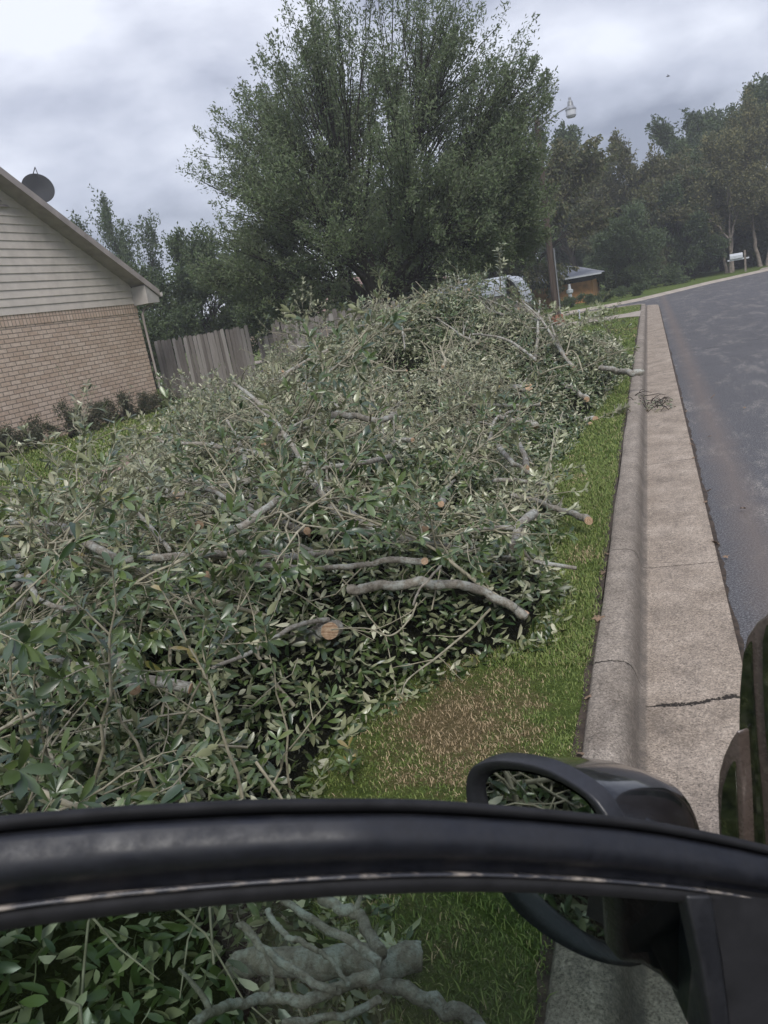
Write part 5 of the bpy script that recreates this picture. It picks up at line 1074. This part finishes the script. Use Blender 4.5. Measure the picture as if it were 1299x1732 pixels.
# windscreen pillar and quarter glass seen past the hinge
Pp = dep(1250, 1250, 1.10); npl = norm(np.array([-.62, -.78, .05]))
bdir = np.array([.34, .03, 0])
poly_pl([(1440, 1000), (1340, 1015), (1299, 1034), (1276, 1052), (1260, 1076), (1252, 1110), (1247, 1170), (1246, 1240), (1248, 1330), (1252, 1440), (1262, 1640), (1500, 1700), (1500, 1000)], Pp, npl, name='pillar', mat=M['body_paint'], direction=bdir, bev=.006)
poly_pl([(1268, 1086), (1258, 1105), (1253, 1150), (1251, 1200), (1251, 1260), (1253, 1340), (1258, 1440), (1292, 1440), (1285, 1340), (1277, 1250), (1271, 1160)], Pp+npl*.004, npl, name='quarter_glass', mat=M['privacy'], direction=np.array([.005, .0035, 0]))
poly_pl([(1330, 1040), (1296, 1058), (1290, 1085), (1290, 1150), (1294, 1230), (1300, 1292), (1345, 1300), (1360, 1050)], Pp+npl*.0045, npl, name='side_glass', mat=M['privacy'], direction=np.array([.005, .0035, 0]))
P2 = Pp+npl*.02
poly_pl([(1246, 1236), (1236, 1252), (1224, 1278), (1216, 1306), (1213, 1345), (1215, 1400), (1218, 1460), (1262, 1470), (1256, 1340), (1250, 1240)], P2, npl, name='fender_edge', mat=M['body_paint'], direction=np.array([.035, .025, 0]), bev=.004)
poly_pl([(1240, 1288), (1231, 1305), (1222, 1335), (1219, 1380), (1222, 1455), (1249, 1460), (1245, 1380), (1242, 1300)], P2+npl*.004, npl, name='corner_glass', mat=M['privacy'], direction=np.array([.003, .002, 0]))
# the rest of the body to the right of the picture
m = MB(); sect = [(.30, .30), (.26, .55), (.26, .85), (.34, 1.02), (.6, 1.08), (1.6, 1.08), (1.86, 1.02), (1.94, .85), (1.94, .55), (1.90, .30)]
def sec(y, k, dz=0): return [(1.1+(x-1.1)*k, y, .3+(z-.3)*(1+dz)) for x, z in sect]
m.loft([sec(-2.7, .86, -.1), sec(-2.6, .94), sec(-1.5, 1), sec(.9, 1), sec(1.5, .97, -.04), sec(1.95, .88, -.12), sec(2.05, .8, -.2)]); cp(m.build('body', M['body_paint'], bevel=.02))
m = MB(); m.loft([[(.42, -2.3, 1.05), (1.78, -2.3, 1.05), (1.66, -1.9, 1.62), (.54, -1.9, 1.62)], [(.42, -.3, 1.07), (1.78, -.3, 1.07), (1.62, -.3, 1.70), (.58, -.3, 1.70)], [(.42, .2, 1.07), (1.78, .2, 1.07), (1.6, .1, 1.66), (.6, .1, 1.66)], [(.45, .95, 1.05), (1.75, .95, 1.05), (1.74, .97, 1.07), (.46, .97, 1.07)]]); cp(m.build('cabin', M['privacy'], bevel=.03))
for x in (.38, 1.84):
    for y in (-1.75, 1.15):
        m = MB(); m.tube([(x-.1, y, .34), (x+.1, y, .34)], .34, 28); wh = cp(m.build('wheel', M['tyre']))
        m = MB(); m.tube([(x-.104, y, .34), (x+.104, y, .34)], .21, 20); m.build('rim', M['alloy'], wh)
for x in (.52, 1.68):
    m = MB(); m.box(x-.14, x+.14, 1.96, 2.06, .72, .86); cp(m.build('headlight', M['lampglass'], bevel=.02))

# ------------------------------------------------------------------ hazy damp air
m = MB(); m.box(-70, 60, -25, 135, -1.2, 19); hzm = bpy.data.materials.new('haze'); hzm.use_nodes = True; t = hzm.node_tree; t.nodes.clear()
ou = t.nodes.new('ShaderNodeOutputMaterial'); pv = t.nodes.new('ShaderNodeVolumePrincipled'); pv.inputs['Density'].default_value = .0016; pv.inputs['Color'].default_value = (.95, .965, 1, 1); pv.inputs['Anisotropy'].default_value = .2
t.links.new(pv.outputs[0], ou.inputs['Volume']); o = m.build('haze', hzm); tag(o, 'thin pale haze in the air over street and gardens', 'haze', kind='stuff')
